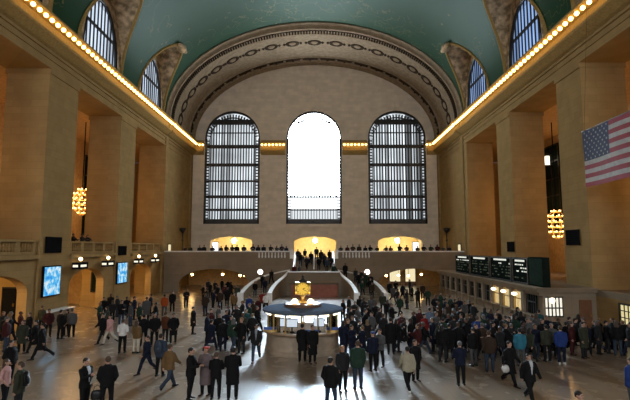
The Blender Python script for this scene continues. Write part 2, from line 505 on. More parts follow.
LUN_WHERE = {27: 'nearest', 40: 'second', 52: 'farthest'}
for sgn, nm in ((-1, 'left'), (1, 'right')):
    X = XL if sgn < 0 else XR
    for c in LUN:
        n = 28
        prof = [(c - LHW*math.cos(PI*i/n), ZS + LH*math.sin(PI*i/n)) for i in range(n+1)]
        # curved intrados from the wall to the vault
        m_ = 6
        rws = []
        for y, z in prof:
            xv = CX + sgn*VA*math.sqrt(max(0, 1-((z-ZS)/VB)**2))
            rws.append([(X + (xv-X)*j/m_, y, z) for j in range(m_+1)])
        b = MB(); b.rings(rws, closed=False, cap=False)
        rim = [Vector((CX + sgn*VA*math.sqrt(max(0, 1-((z-ZS)/VB)**2)) - sgn*0.03, y, z)) for y, z in prof]
        b.tube(rim, 0.16, 6, 1)
        # tympanum with the window hole
        win = [(c - 3.15*math.cos(PI*i/n), ZS+0.15+ 5.4*math.sin(PI*i/n)**0.9) for i in range(n+1)]
        v = []; f = []
        for (y, z), (y2, z2) in zip(prof, win):
            v += [(X, y, z), (X, y2, z2)]
        for i in range(n): f.append((2*i, 2*i+1, 2*i+3, 2*i+2))
        b.add(v, f, 0)
        lun = struct(b.build('trim_lunette', [SAIL, GILT], smooth=True), '%s decorated lunette vaulting' % nm)
        # crest cartouche at the tip
        zt = ZS+LH; xt = CX + sgn*VA*math.sqrt(1-(LH/VB)**2)
        cb = MB()
        cb.sphere((xt - sgn*0.1, c, zt-0.25), (0.55, 0.8, 0.5), 12, 8)
        cb.sphere((xt - sgn*0.2, c-0.8, zt-0.25), (0.3, 0.5, 0.22), 10, 6)
        cb.sphere((xt - sgn*0.2, c+0.8, zt-0.25), (0.3, 0.5, 0.22), 10, 6)
        cb.build('cartouche', SAIL, lun, smooth=True)
        # the window itself
        w = bpy.data.objects.new(next_window(), None); COL.objects.link(w)
        w.location = (X, c, ZS); WLOC[w.name] = (X, c, ZS); struct(w, 'arched daylight window in the %s side of the vault' % nm)
        xo = X + sgn*0.3
        pb = MB(); pb.add([(xo, y, z) for y, z in win], [tuple(range(n+1))])
        pb.build('pane', DAYL if sgn < 0 else DAYR, w)
        fb = MB(); fb.tube([(X + sgn*0.1, y, z) for y, z in win], 0.16, 6)
        fb.box(min(X, xo), max(X, xo), c-3.15, c+3.15, ZS, ZS+0.3)
        fb.build('window_frame', BRONZE, w)
        for i in range(1, 10):
            y = c - 3.15 + 6.3*i/10
            t = math.acos(max(-1, min(1, -(y-c)/3.15))); zt2 = ZS+0.15+5.4*math.sin(t)**0.9
            MB().box(X+sgn*0.15-0.05, X+sgn*0.15+0.05, y-0.06, y+0.06, ZS+0.2, zt2).build('glazing_bar', BRONZE, w)
        for z in (ZS+2.9,):
            hw_ = 3.15*math.sqrt(max(0, 1-((z-ZS)/5.5)**2))
            MB().box(X+sgn*0.2-0.07, X+sgn*0.2+0.07, c-hw_, c+hw_, z-0.12, z+0.12).build('glazing_bar', BRONZE, w)

# ---- the deep arch before the end wall
ab = MB()
def ell(a, b, y, n=72):
    return [(CX - a*math.cos(PI*i/n), y, ZS + b*math.sin(PI*i/n)) for i in range(n+1)]
def band(y0, y1, drop, mi):
    """raised band on the soffit between two depths, standing drop metres proud"""
    a, b = SA-drop, SB-drop
    ab.rings([ell(SA, SB, y0), ell(a, b, y0+0.06), ell(a, b, y1-0.06), ell(SA, SB, y1)], mi, closed=False, cap=False)
ab.rings([ell(VA+0.02, VB+0.02, YA-0.35), ell(VA-0.12, VB-0.16, YA-0.42), ell(VA-0.2, VB-0.26, YA-0.1), ell(SA+0.1, SB+0.14, YA), ell(SA, SB, YA+0.1), ell(SA, SB, YE)], 0, closed=False, cap=False)
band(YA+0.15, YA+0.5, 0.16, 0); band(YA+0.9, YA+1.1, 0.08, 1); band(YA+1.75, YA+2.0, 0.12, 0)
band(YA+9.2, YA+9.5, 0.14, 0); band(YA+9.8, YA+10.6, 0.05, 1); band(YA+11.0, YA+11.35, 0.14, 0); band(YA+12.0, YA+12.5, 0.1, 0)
for i in range(150):        # dentils
    t = PI*(i+0.5)/150
    x, z = CX - (SA-0.1)*math.cos(t), ZS + (SB-0.1)*math.sin(t)
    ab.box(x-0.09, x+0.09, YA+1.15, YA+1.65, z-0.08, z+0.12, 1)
for i in range(44):        # rosettes of the inner band
    t = PI*(i+0.5)/44
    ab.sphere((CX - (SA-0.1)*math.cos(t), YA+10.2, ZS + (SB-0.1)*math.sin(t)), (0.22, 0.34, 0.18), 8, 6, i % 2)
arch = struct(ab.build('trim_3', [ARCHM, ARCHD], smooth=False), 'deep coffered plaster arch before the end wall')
for i in range(19):
    t = PI*(i+0.5)/19
    c = Vector((CX - SA*math.cos(t), YA+4.6, ZS + SB*math.sin(t)))
    nrm = Vector((math.cos(t)/SA, 0, -math.sin(t)/SB)).normalized()
    u = Vector((0, 1, 0)); w = nrm.cross(u)
    mb = MB()
    for (r0, h0, r1, h1, mi) in ((1.0, 0.0, 0.9, 0.12, 1), (0.9, 0.12, 0.5, 0.03, 1), (0.5, 0.03, 0.35, 0.14, 0), (0.35, 0.14, 0.01, 0.18, 0)):
        r_ = []
        for r, h in ((r0, h0), (r1, h1)):
            r_.append([c + nrm*h + (u*math.cos(2*PI*k/16)*0.8 + w*math.sin(2*PI*k/16))*r for k in range(16)])
        mb.rings(r_, mi, cap=False)
    for s in (-1, 1):
        mb.sphere(c + w*s*1.15 + nrm*0.02, (0.2, 0.35, 0.15), 8, 6, 1)
    mb.build('medallion', [ARCHM, ARCHD], arch)

# ---- end wall with three tall windows and three lit doorways
WINS = [(-17.34, -8.89), (-4.82, 3.61), (7.68, 16.5)]
DOORS = [(-16.2, -9.9), (-3.6, 2.7), (9.0, 15.6)]
WZ0, WSP, WTOP = 9.05, 22.2, 26.5
def three_window_wall(y0, y1, name):
    b = MB()
    edges = [XL-3] + [e for w in WINS for e in w] + [XR+3]
    for i in range(0, len(edges), 2):
        b.box(edges[i], edges[i+1], y0, y1, 0, 36)
    for (a, c), (d0, d1) in zip(WINS, DOORS):
        up = arc((a+c)/2, (c-a)/2, WSP, WTOP-WSP, 28)
        b.prism([(a, 36)] + up + [(c, 36)], 'y', y0, y1)
        b.prism([(a, ZB), (d0, ZB)] + arc((d0+d1)/2, (d1-d0)/2, 6.35, 0.8) + [(d1, ZB), (c, ZB), (c, WZ0), (a, WZ0)], 'y', y0, y1)
        b.box(a, c, y0, y1, 0, ZB)
    return b
eb = three_window_wall(YE, YE+0.9, 'wall_end')
for (a, c) in WINS:      # sills, keystones, doorway mouldings
    eb.box(a-0.3, c+0.3, YE-0.25, YE, WZ0-0.45, WZ0)
    m_ = (a+c)/2
    eb.box(m_-0.35, m_+0.35, YE-0.25, YE, WTOP+0.15, WTOP+1.5)
    o_ = arc(m_, (c-a)/2+0.45, WSP, WTOP-WSP+0.45, 28); i_ = arc(m_, (c-a)/2, WSP, WTOP-WSP, 28, True)
    eb.prism(o_ + i_, 'y', YE-0.12, YE)
eb.box(XL, XR, YE-0.12, YE, WZ0-1.0, WZ0-0.8)
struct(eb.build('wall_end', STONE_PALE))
bb = three_window_wall(YB-0.9, YB, 'wall_back')
struct(bb.build('wall_back', STONE_PALE))

# cornice pieces on the end wall
tn = [3]
for x0, x1 in ((XL+0.02, WINS[0][0]-0.1), (WINS[0][1]+0.15, WINS[1][0]-0.15), (WINS[1][1]+0.15, WINS[2][0]-0.15), (WINS[2][1]+0.1, XR-0.02)):
    tn[0] += 1
    b = MB(); b.prism([(YE - p*0.7, z) for p, z in CPROF], 'x', x0, x1)
    struct(b.build('trim_%d' % tn[0], GILT), 'short gilded cornice on the end wall')

def big_window(a, c, y, sgn, pane, label, barw, barh=1.6):
    w = bpy.data.objects.new(next_window(), None); COL.objects.link(w)
    w.location = ((a+c)/2, y, WZ0); WLOC[w.name] = tuple(w.location); struct(w, label)
    m_ = (a+c)/2; hw_ = (c-a)/2
    outline = [(a, WZ0)] + arc(m_, hw_, WSP, WTOP-WSP, 28) + [(c, WZ0)]
    if pane is DAY:      # sky above, the street's houses behind the lowest panes
        MB().add([(a, y+sgn*0.55, WZ0), (c, y+sgn*0.55, WZ0), (c, y+sgn*0.55, 11.2), (a, y+sgn*0.55, 11.2)], [(0, 1, 2, 3)]).build('lower_pane', DAYLOW, w)
        MB().add([(a, y+sgn*0.55, 11.2), (c, y+sgn*0.55, 11.2), (c, y+sgn*0.55, 13.2), (a, y+sgn*0.55, 13.2)], [(0, 1, 2, 3)]).build('middle_pane', DAYMID, w)
        outline[0] = (a, 13.2); outline[-1] = (c, 13.2)
    MB().add([(x, y+sgn*0.55, z) for x, z in outline], [tuple(range(len(outline)))]).build('pane', pane, w)
    fb = MB()
    o_ = arc(m_, hw_, WSP, WTOP-WSP, 28); i_ = arc(m_, hw_-0.22, WSP, WTOP-WSP-0.3, 28, True)
    ys_ = sorted((y+sgn*0.1, y+sgn*0.4))
    fb.prism(o_ + i_, 'y', ys_[0], ys_[1])
    fb.prism(arc(m_, hw_-0.75, WSP, WTOP-WSP-0.95, 28) + arc(m_, hw_-0.85, WSP, WTOP-WSP-1.1, 28, True), 'y', ys_[0], ys_[1])
    for i in range(1, 26):
        t = PI*i/26
        fb.tube([(m_-(hw_-0.25)*math.cos(t), (ys_[0]+ys_[1])/2, WSP+(WTOP-WSP-0.5)*math.sin(t)), (m_-(hw_-0.8)*math.cos(t), (ys_[0]+ys_[1])/2, WSP+(WTOP-WSP-1.2)*math.sin(t))], 0.1, 6)
    fb.box(a, a+0.3, ys_[0], ys_[1], WZ0, WSP); fb.box(c-0.3, c, ys_[0], ys_[1], WZ0, WSP)
    fb.box(a, c, ys_[0], ys_[1], WZ0, WZ0+0.75)
    fb.build('window_frame', BRONZE, w)
    # inner perforated border
    pb = MB()
    for i in range(27):
        z = WZ0+0.8+(WSP-WZ0-0.8)*i/27
        for xx in (a+0.3, c-0.62):
            pb.box(xx, xx+0.32, ys_[0]+0.05, ys_[1]-0.05, z, z+0.17)
    for x in (a+0.62, c-0.7): pb.box(x, x+0.08, ys_[0]+0.05, ys_[1]-0.05, WZ0+0.75, WSP)
    pb.build('border_grille', BRONZE, w)
    nb = 17
    for i in range(nb):
        x = a+0.66+(c-a-1.32)*(i+0.5)/nb
        t = math.sqrt(max(0, 1-((x-m_)/(hw_-0.3))**2))
        MB().box(x-barw, x+barw, y+sgn*0.2, y+sgn*0.3, WZ0+0.7, WSP+(WTOP-WSP-0.6)*t).build('glazing_bar', BRONZE, w)
    for z, t in ((11.2, 0.22), (13.2, 0.28), (15.6, 0.18), (18.1, 0.3), (20.95, 0.34), (WSP+0.9, 0.1), (WSP+2.6, 0.5)):
        k = hw_-0.2 if z < WSP else (hw_-0.2)*math.sqrt(1-((z-WSP)/(WTOP-WSP))**2)
        MB().box(m_-k, m_+k, y+sgn*0.15, y+sgn*0.35, z-t/2*(barh if z > 14 else max(barh, 1.0)), z+t/2*(barh if z > 14 else max(barh, 1.0))).build('walkway_bar', BRONZE, w)
    return w
big_window(*WINS[0], YE, 1, DAYS, 'left tall arched window with dark grille and dim panes', 0.085)
big_window(*WINS[1], YE, 1, DAY, 'blazing white central arched window', 0.05, 0.3)
big_window(*WINS[2], YE, 1, DAYS, 'right tall arched window with dark grille and dim panes', 0.105)
for wv in WINS: big_window(*wv, YB, -1, DAYB, 'tall arched window behind the photographer', 0.05)

# corridors behind the doorways of the end balcony
for k, (d0, d1) in enumerate(DOORS):
    b = MB()
    b.box(d0-0.6, d1+0.6, YE+0.9, YE+6, ZB-0.3, ZB)          # floor
    b.box(d0-0.6, d1+0.6, YE+5.8, YE+6, ZB, 8.2)
    b.box(d0-0.8, d0-0.6, YE+0.9, YE+6, ZB, 8.2); b.box(d1+0.6, d1+0.8, YE+0.9, YE+6, ZB, 8.2)
    b.box(d0-0.8, d1+0.8, YE+0.9, YE+6, 7.9, 8.2)
    struct(b.build('wall_corridor', CREAM), 'glowing cream corridor beyond a balcony doorway')
    m_ = (d0+d1)/2
    g = thing('globe_light', 'glowing globe lamp hanging in the %s balcony doorway' % ('left', 'central', 'right')[k], 'lamp', (m_+0.0, YE+2.4, 6.25))
    MB().sphere((m_, YE+2.4, 6.6), 0.34, 14, 10).build('globe', CORRG, g, True)
    MB().tube([(m_, YE+2.4, 6.9), (m_, YE+2.4, 7.9)], 0.03, 6).build('rod', BRASS, g)
for x0, x1, lb in ((-16.1, -15.2, 'bright white lit panel at the left end of the left balcony doorway'), (14.4, 15.3, 'bright white lit panel at the right end of the right balcony doorway')):
    t = thing('illuminated_sign', lb, 'sign', ((x0+x1)/2, YE+1.1, ZB))
    MB().box(x0, x1, YE+1.0, YE+1.12, ZB+0.5, 6.3).build('glowing_face', LITCOOL, t)
    MB().box(x0-0.06, x1+0.06, YE+1.12, YE+1.25, ZB, 6.4).build('back_box', BLACK, t)

# ---- end balcony
GAPX = (-3.1, 2.1)
YF = 58.0
b = MB()
EA = [(-17.2, -8.4), (7.4, 16.2)]
poly = [(XL+0.17, 0)]
for a, c in EA: poly += [(a, 0)] + arc((a+c)/2, (c-a)/2, 1.0, 1.9, 20) + [(c, 0)]
poly += [(XR-0.17, 0), (XR-0.17, ZB), (GAPX[1], ZB), (GAPX[1], 1.8), (GAPX[0], 1.8), (GAPX[0], ZB), (XL+0.17, ZB)]
b.prism(poly, 'y', YF, YF+0.7)
struct(b.build('wall_balcony_front', STONE_BALC))
struct(MB().box(XL+0.17, XR-0.17, YE-0.6, YE-0.01, 0, 3.6).build('wall_passage_end', PLASTER))
b = MB()
b.box(XL+0.01, GAPX[0], YF+0.7, YE, ZB-0.45, ZB); b.box(GAPX[1], XR-0.01, YF+0.7, YE, ZB-0.45, ZB); b.box(GAPX[0], GAPX[1], 61.6, YE, ZB-0.45, ZB)
b.box(GAPX[0]-0.5, GAPX[0]-0.01, YF+0.7, YE-0.6, 0, ZB-0.45); b.box(GAPX[1]+0.01, GAPX[1]+0.5, YF+0.7, YE-0.6, 0, ZB-0.45)
struct(b.build('trim_balcony_floor', STONE_BALC))
for x0, x1, lb in ((XL+0.17, GAPX[0], 'left'), (GAPX[1], XR-0.17, 'right')):
    t = thing('balcony_parapet', 'pale stone parapet of the end balcony %s of the stairs' % lb, 'parapet', ((x0+x1)/2, YF+0.2, ZB))
    MB().box(x0, x1, YF-0.02, YF+0.34, ZB, ZB+0.85).build('parapet_wall', STONE_BALC, t)
    MB().box(x0, x1, YF-0.1, YF+0.44, ZB+0.85, ZB+1.0).build('capping', MARBLE, t)
    MB().box(x0, x1, YF-0.14, YF-0.02, ZB-0.35, ZB+0.04).build('moulding', STONE_BALC, t)
    xi = GAPX[0] if lb == 'left' else GAPX[1]
    s = -1 if lb == 'left' else 1
    xs = sorted((xi, xi + s*0.4)); MB().box(xs[0], xs[1], YF-0.12, YF+0.46, ZB, ZB+1.15).build('newel', MARBLE, t)
    for k in range(9):
        x = xi + s*(1.0+k*0.4)
        MB().lathe([(0.07, 0.12), (0.11, 0.3), (0.06, 0.55), (0.08, 0.8)], (x, YF-0.05, ZB), 10).build('baluster', MARBLE, t, True)

# ---- staircase: central flight, landing, two curved flights
st = thing('staircase', 'double curved marble staircase descending from the end balcony', 'staircase', (CX-0.1, 54, 0))
LZ = 1.9
n_up = 14
for i in range(n_up):
    y1 = 57.0 + (61.6-57.0)*i/n_up
    y2 = 57.0 + (61.6-57.0)*(i+1)/n_up
    MB().box(GAPX[0], GAPX[1], y1, y2, 0.02, LZ + (ZB-LZ)*(i+1)/n_up - 0.003*(i == n_up-1)).build('step', STONE_BALC, st)
MB().box(-3.4, 2.4, 54.1, 57.0, 0.02, LZ).build('landing', STONE_BALC, st)
b = MB(); b.box(-3.4, 2.4, 53.8, 54.1, 0.02, LZ+0.75); b.box(-3.4, 2.4, 53.72, 54.18, LZ+0.75, LZ+0.86, 1)
b.build('landing_parapet', [STONE_BALC, MARBLE], st)
for x in (GAPX[0], GAPX[1]-0.25):
    b = MB(); b.prism([(57.0, LZ), (61.6, ZB), (61.6, ZB+0.9), (57.0, LZ+0.9)], 'x', x, x+0.25); b.build('cheek_wall', MARBLE, st)
MB().tube([((GAPX[0]+GAPX[1])/2, 57.2, LZ+0.95), ((GAPX[0]+GAPX[1])/2, 61.4, ZB+0.95)], 0.05, 8).build('handrail', MARBLE, st)
for s in (-1, 1):
    xm = -0.5
    def pth(t, off):
        P0 = Vector((2.9*s, 55.4)); P1 = Vector((6.0*s, 55.4)); P2 = Vector((5.75*s, 46.8))
        p = P0*(1-t)**2 + P1*2*t*(1-t) + P2*t*t
        d = ((P1-P0)*(1-t) + (P2-P1)*t).normalized()
        nn = Vector((-d.y, d.x)) if s < 0 else Vector((d.y, -d.x))
        q = p + nn*off
        return q.x + xm, q.y
    ns = 12
    for i in range(ns):
        z = LZ*(1 - (i+0.5)/ns) + 0.02
        t0, t1 = i/ns, (i+1)/ns
        q = [pth(t0, -1.3), pth(t0, 1.3), pth(t1, 1.3), pth(t1, -1.3)]
        MB().prism(q, 'z', 0.01, z).build('step', STONE_BALC, st)
    for off in (-1.42, 1.42):
        v = []
        m_ = 24
        for i in range(m_+1):
            t = i/m_
            zt = LZ*(1-t)*1.0 + 0.85
            if off > 0 and t < 0.35: zt -= 0.0
            a = pth(t, off-0.14); c = pth(t, off+0.14)
            v.append([(a[0], a[1], 0.01), (a[0], a[1], zt), (c[0], c[1], zt), (c[0], c[1], 0.01)])
        bb_ = MB(); bb_.rings(v); bb_.build('balustrade', STONE_BALC, st)
        v2 = [[(pth(i/m_, off-0.2)[0], pth(i/m_, off-0.2)[1], LZ*(1-i/m_)+0.852), (pth(i/m_, off-0.2)[0], pth(i/m_, off-0.2)[1], LZ*(1-i/m_)+0.96),
               (pth(i/m_, off+0.2)[0], pth(i/m_, off+0.2)[1], LZ*(1-i/m_)+0.96), (pth(i/m_, off+0.2)[0], pth(i/m_, off+0.2)[1], LZ*(1-i/m_)+0.852)] for i in range(m_+1)]
        MB().rings(v2).build('rail_capping', MARBLE, st)
        e = pth(1.0, off)
        MB().box(e[0]-0.28, e[0]+0.28, e[1]-0.5, e[1]+0.06, 0.005, 1.05).build('newel', MARBLE, st)
    lx, ly = pth(0.42, -1.42)
    gl = thing('globe_lamp', 'white globe lamp on the outer rail of the %s curved stair' % ('left' if s < 0 else 'right'), 'lamp', (lx, ly, LZ*0.58+0.96))
    MB().lathe([(0.14, 0), (0.1, 0.06), (0.05, 0.1), (0.05, 0.3), (0.12, 0.34)], (lx, ly, LZ*0.58+0.965), 12).build('lamp_post', BRONZE, gl)
    MB().sphere((lx, ly, LZ*0.58+0.96+0.62), 0.3, 14, 10).build('globe', GLOBEW, gl, True)
# reddish kiosk against the landing wall
k = thing('red_kiosk', 'long reddish-brown kiosk below the stair landing behind the booth', 'kiosk', (-0.4, 53.2, 0))
MB().box(-3.0, 2.2, 52.9, 53.6, 0.0, 1.35).build('body', REDM, k); MB().box(-3.1, 2.3, 52.8, 53.68, 1.35, 1.43).build('top', WOOD, k)

# lamps under the end balcony
UL = [(-17.0, 59.6, 2.0), (-16.2, 60.4, 2.05), (-12.2, 60.0, 2.1), (-10.0, 60.2, 1.95), (-9.5, 60.8, 1.95), (10.2, 59.8, 2.0), (11.6, 60.5, 1.9), (13.2, 60.2, 2.1), (8.8, 60.6, 1.9)]
for i, (x, y, z) in enumerate(UL):
    side = 'left' if x < 0 else 'right'
    g = thing('passage_lamp', 'small warm globe lamp hanging under the %s balcony arch' % side, 'lamp', (x, y, z), 'lamps under the %s balcony arch' % side)
    MB().sphere((x, y, z), 0.13, 10, 8).build('globe', UBAL, g, True)
    MB().tube([(x, y, z+0.15), (x, y, ZB-0.46)], 0.03, 6).build('rod', BRASS, g)
for i, (x0, x1, lb) in enumerate(((10.5, 12.0, 'first'), (12.8, 14.2, 'second'))):
    t = thing('shop_window', '%s warm lit shop window from the left under the right arch' % lb, 'shop window', ((x0+x1)/2, 68.9, 0.3))
    MB().box(x0, x1, 68.8, 68.9, 0.6, 2.5).build('lit_pane', LITWIN, t); MB().box(x0-0.12, x1+0.12, 68.9, 69.1, 0.0, 2.65).build('frame', WOOD, t)

# ---- gallery balustrades
BN = {(-1, 3): 'pale stone balustrade of the left gallery nearest the photographer', (-1, 4): 'pale stone balustrade of the left gallery below the chandelier', (-1, 5): 'pale stone balustrade of the farthest left gallery opening'}
for (sgn, k), lb in BN.items():
    y0, y1 = BAYS[k]; X = XL if sgn < 0 else XR
    t = thing('balustrade', lb, 'balustrade', (X+sgn*0.3, (y0+y1)/2, ZG))
    xs = sorted((X+sgn*0.12, X+sgn*0.45))
    MB().box(xs[0], xs[1], y0+0.02, y1-0.02, ZG, ZG+0.2).build('plinth', STONE, t)
    MB().box(xs[0]-0.05, xs[1]+0.05, y0+0.02, y1-0.02, ZG+0.85, ZG+1.0).build('handrail', STONE, t)
    n = 4
    for i in range(n+1):
        y = y0+0.25+(y1-y0-0.5)*i/n
        MB().box(xs[0], xs[1], y-0.22, y+0.22, ZG+0.2, ZG+0.85).build('post', STONE, t)
        if i < n:
            for j in range(5):
                yy = y+0.22+((y1-y0-0.5)/n-0.44)*(j+0.5)/5
                MB().lathe([(0.07, 0.2), (0.11, 0.36), (0.06, 0.6), (0.08, 0.85)], (X+sgn*0.285, yy, ZG), 8).build('baluster', STONE, t, True)
    if sgn < 0:
        MB().box(X-0.12, X+0.16, y0+0.02, y1-0.02, ZG-0.3, ZG-0.02).build('moulding', STONE, t)

# ---- cornice bulbs
bulb_me = None
def bulb(x, y, z, group, label):
    global bulb_me
    if bulb_me is None:
        m_ = MB(); m_.sphere((0, 0, 0), 0.155, 10, 7, 0); m_.lathe([(0.0, 0.2), (0.06, 0.2), (0.06, 0.12)], (0, 0, 0), 8, 1)
        bulb_me = m_.mesh('cornice_bulb', [BULB, BRASS], smooth=True)
    o = bpy.data.objects.new('cornice_bulb', bulb_me); COL.objects.link(o); o.location = (x, y, z)
    tag(o, label, 'light bulb', group)
for sgn, nm in ((-1, 'left'), (1, 'right')):
    X = XL if sgn < 0 else XR
    y = 24.0
    while y < YE-0.9:
        far = y > YA
        xx = X - sgn*(0.95 + (0.1 if YA < y < YA+0.9 else 0))
        bulb(xx, y, 21.05, 'bulbs along the %s cornice%s' % (nm, ' of the end bay' if far else ''),
             'glowing bare bulb in the long row along the %s cornice' % nm if not far else 'glowing bare bulb on the %s cornice inside the end arch' % nm)
        y += 0.72
for x0, x1, nm, n in ((WINS[0][1]+0.4, WINS[1][0]-0.4, 'left', 7), (WINS[1][1]+0.4, WINS[2][0]-0.4, 'right', 7)):
    for i in range(n):
        bulb(x0+(x1-x0)*i/(n-1), YE-0.68, 21.05, 'bulbs on the %s window pier' % nm, 'glowing bulb on the cornice %s of the central window' % nm)
for x0, nm in ((XL+1.25, 'left'), (XR-1.75, 'right')):
    for i in range(2):
        bulb(x0+0.5*i, YE-0.68, 21.05, 'bulbs in the %s end corner' % nm, 'glowing bulb on the end wall cornice in the %s corner' % nm)

# ---- chandeliers: tiers of bulbs on hoops
def chandelier(x, y, z, h, label, group=None):
    t = thing('chandelier', label, 'chandelier', (x, y, z-h/2), group)
    fb = MB(); bulbs = []
    for j, (rr, zz) in enumerate(((0.35, 0.48), (0.68, 0.3), (0.82, 0.1), (0.82, -0.1), (0.68, -0.3), (0.35, -0.48))):
        r = rr*h*0.40/0.9; zc = z+zz*h
        fb.tube([(x+r*math.cos(a*PI/8), y+r*math.sin(a*PI/8), zc-0.1) for a in range(17)], 0.035, 6)
        nbb = max(5, int(rr*14))
        for i in range(nbb):
            a = 2*PI*(i+0.5*(j % 2))/nbb
            bulbs.append((x+r*math.cos(a), y+r*math.sin(a), zc))
    for a in range(8):
        c_, s_ = math.cos(a*PI/4), math.sin(a*PI/4)
        fb.tube([(x+c_*rr*h*0.44, y+s_*rr*h*0.44, z+zz*h-0.1) for rr, zz in ((0.2, 0.52), (0.35, 0.48), (0.68, 0.3), (0.82, 0.1), (0.82, -0.1), (0.68, -0.3), (0.35, -0.48), (0.1, -0.54))], 0.025, 5)
    fb.build('frame', BRASS, t)
    for p in bulbs:
        MB().sphere(p, 0.08, 8, 6).build('bulb', CHAND, t, True)
    MB().tube([(x, y, z+0.5*h), (x, y, ZL+0.1)], 0.06, 6).build('chain', BLACK, t)
    l = bpy.data.lights.new('chandelier_lamp', 'POINT'); l.energy = P_CHW; l.color = (1.0, 0.58, 0.24); l.shadow_soft_size = 0.9
    lo = bpy.data.objects.new('chandelier_lamp', l); COL.objects.link(lo); lo.parent = t; lo.location = (0, 0, h/2)
chandelier(-24.0, 46.9, 10.2, 2.5, 'glowing tiered globe chandelier hanging in the left gallery')
chandelier(24.2, 47.3, 7.9, 2.7, 'glowing tiered globe chandelier hanging in the right gallery')
s = thing('gallery_lantern', 'small white-lit lantern high in the right gallery above the chandelier', 'lantern', (26.6, 53.6, 15.0))
MB().box(26.5, 26.9, 53.4, 53.8, 15.0, 16.1).build('lit_glass', LAMPW, s); MB().box(26.3, 27.2, 53.2, 54.0, 14.85, 15.0).build('bracket', BLACK, s); MB().box(26.3, 27.0, 53.2, 54.0, 16.3, 16.45).build('cap', BLACK, s)

w = thing('gallery_window', 'tall dark window on the gallery wall behind the right chandelier', 'window', (27.3, 54, 7.4))
MB().box(27.32, 27.44, 52.2, 55.6, 7.4, 17.4).build('dark_glazing', BOARDM, w)
for z in (7.4, 9.4, 11.4, 13.4, 15.4, 17.25): MB().box(27.24, 27.32, 52.2, 55.6, z, z+0.15).build('crossbar', BRONZE, w)
for y in (52.2, 53.85, 55.45): MB().box(27.26, 27.32, y, y+0.15, 7.4, 17.4).build('mullion', BRONZE, w)

for sgn, nm in ((-1, 'left'), (1, 'right')):
    for y in (27.6, 39.2, 52.6):
        chandelier(CX + sgn*24.2 if y > 30 else CX + sgn*23.6, y, 10.2, 2.5, 'glowing chandelier hung inside the %s gallery behind the piers' % nm, 'chandeliers hidden in the %s gallery' % nm)
w = thing('gallery_window', 'narrow dark window strip on the gallery wall behind the left chandelier', 'window', (-28.3, 56.2, 7.0))
MB().box(-28.44, -28.3, 55.8, 56.5, 7.0, 16.8).build('dark_glazing', BOARDM, w)
for z in (7.0, 9.4, 11.8, 14.2, 16.6): MB().box(-28.3, -28.24, 55.75, 56.55, z, z+0.15).build('crossbar', BRONZE, w)

# daylight pouring in through the central window
la = bpy.data.lights.new('window_daylight', 'AREA'); la.shape = 'RECTANGLE'; la.size = 8.0; la.size_y = 15.0
la.color = (0.62, 0.82, 1.0); la.energy = P_SUNKW*1000; la.spread = R(P_SPREAD)
lo = bpy.data.objects.new('window_daylight', la); COL.objects.link(lo)
lo.location = (sum(WINS[1])/2, YE-0.3, 17.0)
lo.rotation_euler = (Vector((0.0, 21.0, 0.0))-Vector(lo.location)).to_track_quat('-Z', 'Z').to_euler()
# ------------------------------------------------------------------ fittings on the left side
def loudspeaker(sgn, y0, y1, z0, z1, label):
    X = XL if sgn < 0 else XR
    t = thing('loudspeaker', label, 'loudspeaker', (X - sgn*0.15, (y0+y1)/2, z0))
    xs = sorted((X - sgn*0.01, X - sgn*0.10)); MB().box(xs[0], xs[1], y0, y1, z0, z1).build('cabinet', BLACK, t)
    g = MB(); xf = X - sgn*0.10
    for i in range(8):
        z = z0+0.08+(z1-z0-0.16)*i/7; g.box(min(xf, xf-sgn*0.03), max(xf, xf-sgn*0.03), y0+0.06, y1-0.06, z-0.025, z+0.025)
    g.build('grille', MESHB, t)
loudspeaker(-1, 32.8, 34.8, 5.1, 6.25, 'square black loudspeaker panel above the larger blue screen')
loudspeaker(-1, 44.9, 46.7, 4.75, 5.65, 'square black loudspeaker panel above the farther blue screen')
loudspeaker(1, 32.6, 34.3, 5.65, 6.75, 'square black loudspeaker panel on the pier left of the flag')
loudspeaker(1, 43.5, 45.0, 5.1, 6.05, 'small black loudspeaker panel above the departure boards')

def display(y0, y1, z0, z1, label):
    t = thing('display_screen', label, 'screen', (XL+0.1, (y0+y1)/2, z0))
    MB().box(XL+0.01, XL+0.16, y0-0.08, y1+0.08, z0-0.08, z1+0.08).build('frame', BLACK, t)
    MB().box(XL+0.162, XL+0.18, y0, y1, z0, z1).build('picture', SCREEN, t)
display(32.7, 34.7, 2.1, 4.1, 'larger glowing blue advertising screen on the nearest left pier')
display(44.7, 46.8, 2.1, 4.0, 'smaller glowing blue screen on the second left pier')

SIGNL = emit('sign_glow', (1.0, 0.92, 0.72), 1.1)
SG = [(37.1, 'first'), (42.0, 'second'), (49.2, 'third'), (54.2, 'fourth')]
for y, nm in SG:
    t = thing('platform_sign', '%s black lit sign box with a globe lamp from the left on the left wall' % nm, 'sign', (XL+0.4, y, 3.85))
    MB().box(XL+0.13, XL+0.65, y-0.75, y+0.75, 3.8, 4.32).build('sign_box', BLACK, t)
    MB().box(XL+0.652, XL+0.67, y-0.45, y+0.45, 3.96, 4.14).build('lit_panel', SIGNL, t)
    MB().box(XL+0.2, XL+0.6, y-0.765, y-0.75, 3.96, 4.14).build('end_panel', SIGNL, t)
    MB().lathe([(0.1, 0), (0.06, 0.08), (0.04, 0.12)], (XL+0.4, y, 4.322), 10).build('lamp_base', BRASS, t)
    MB().sphere((XL+0.4, y, 4.58), 0.15, 12, 8).build('globe', GLOBE, t, True)
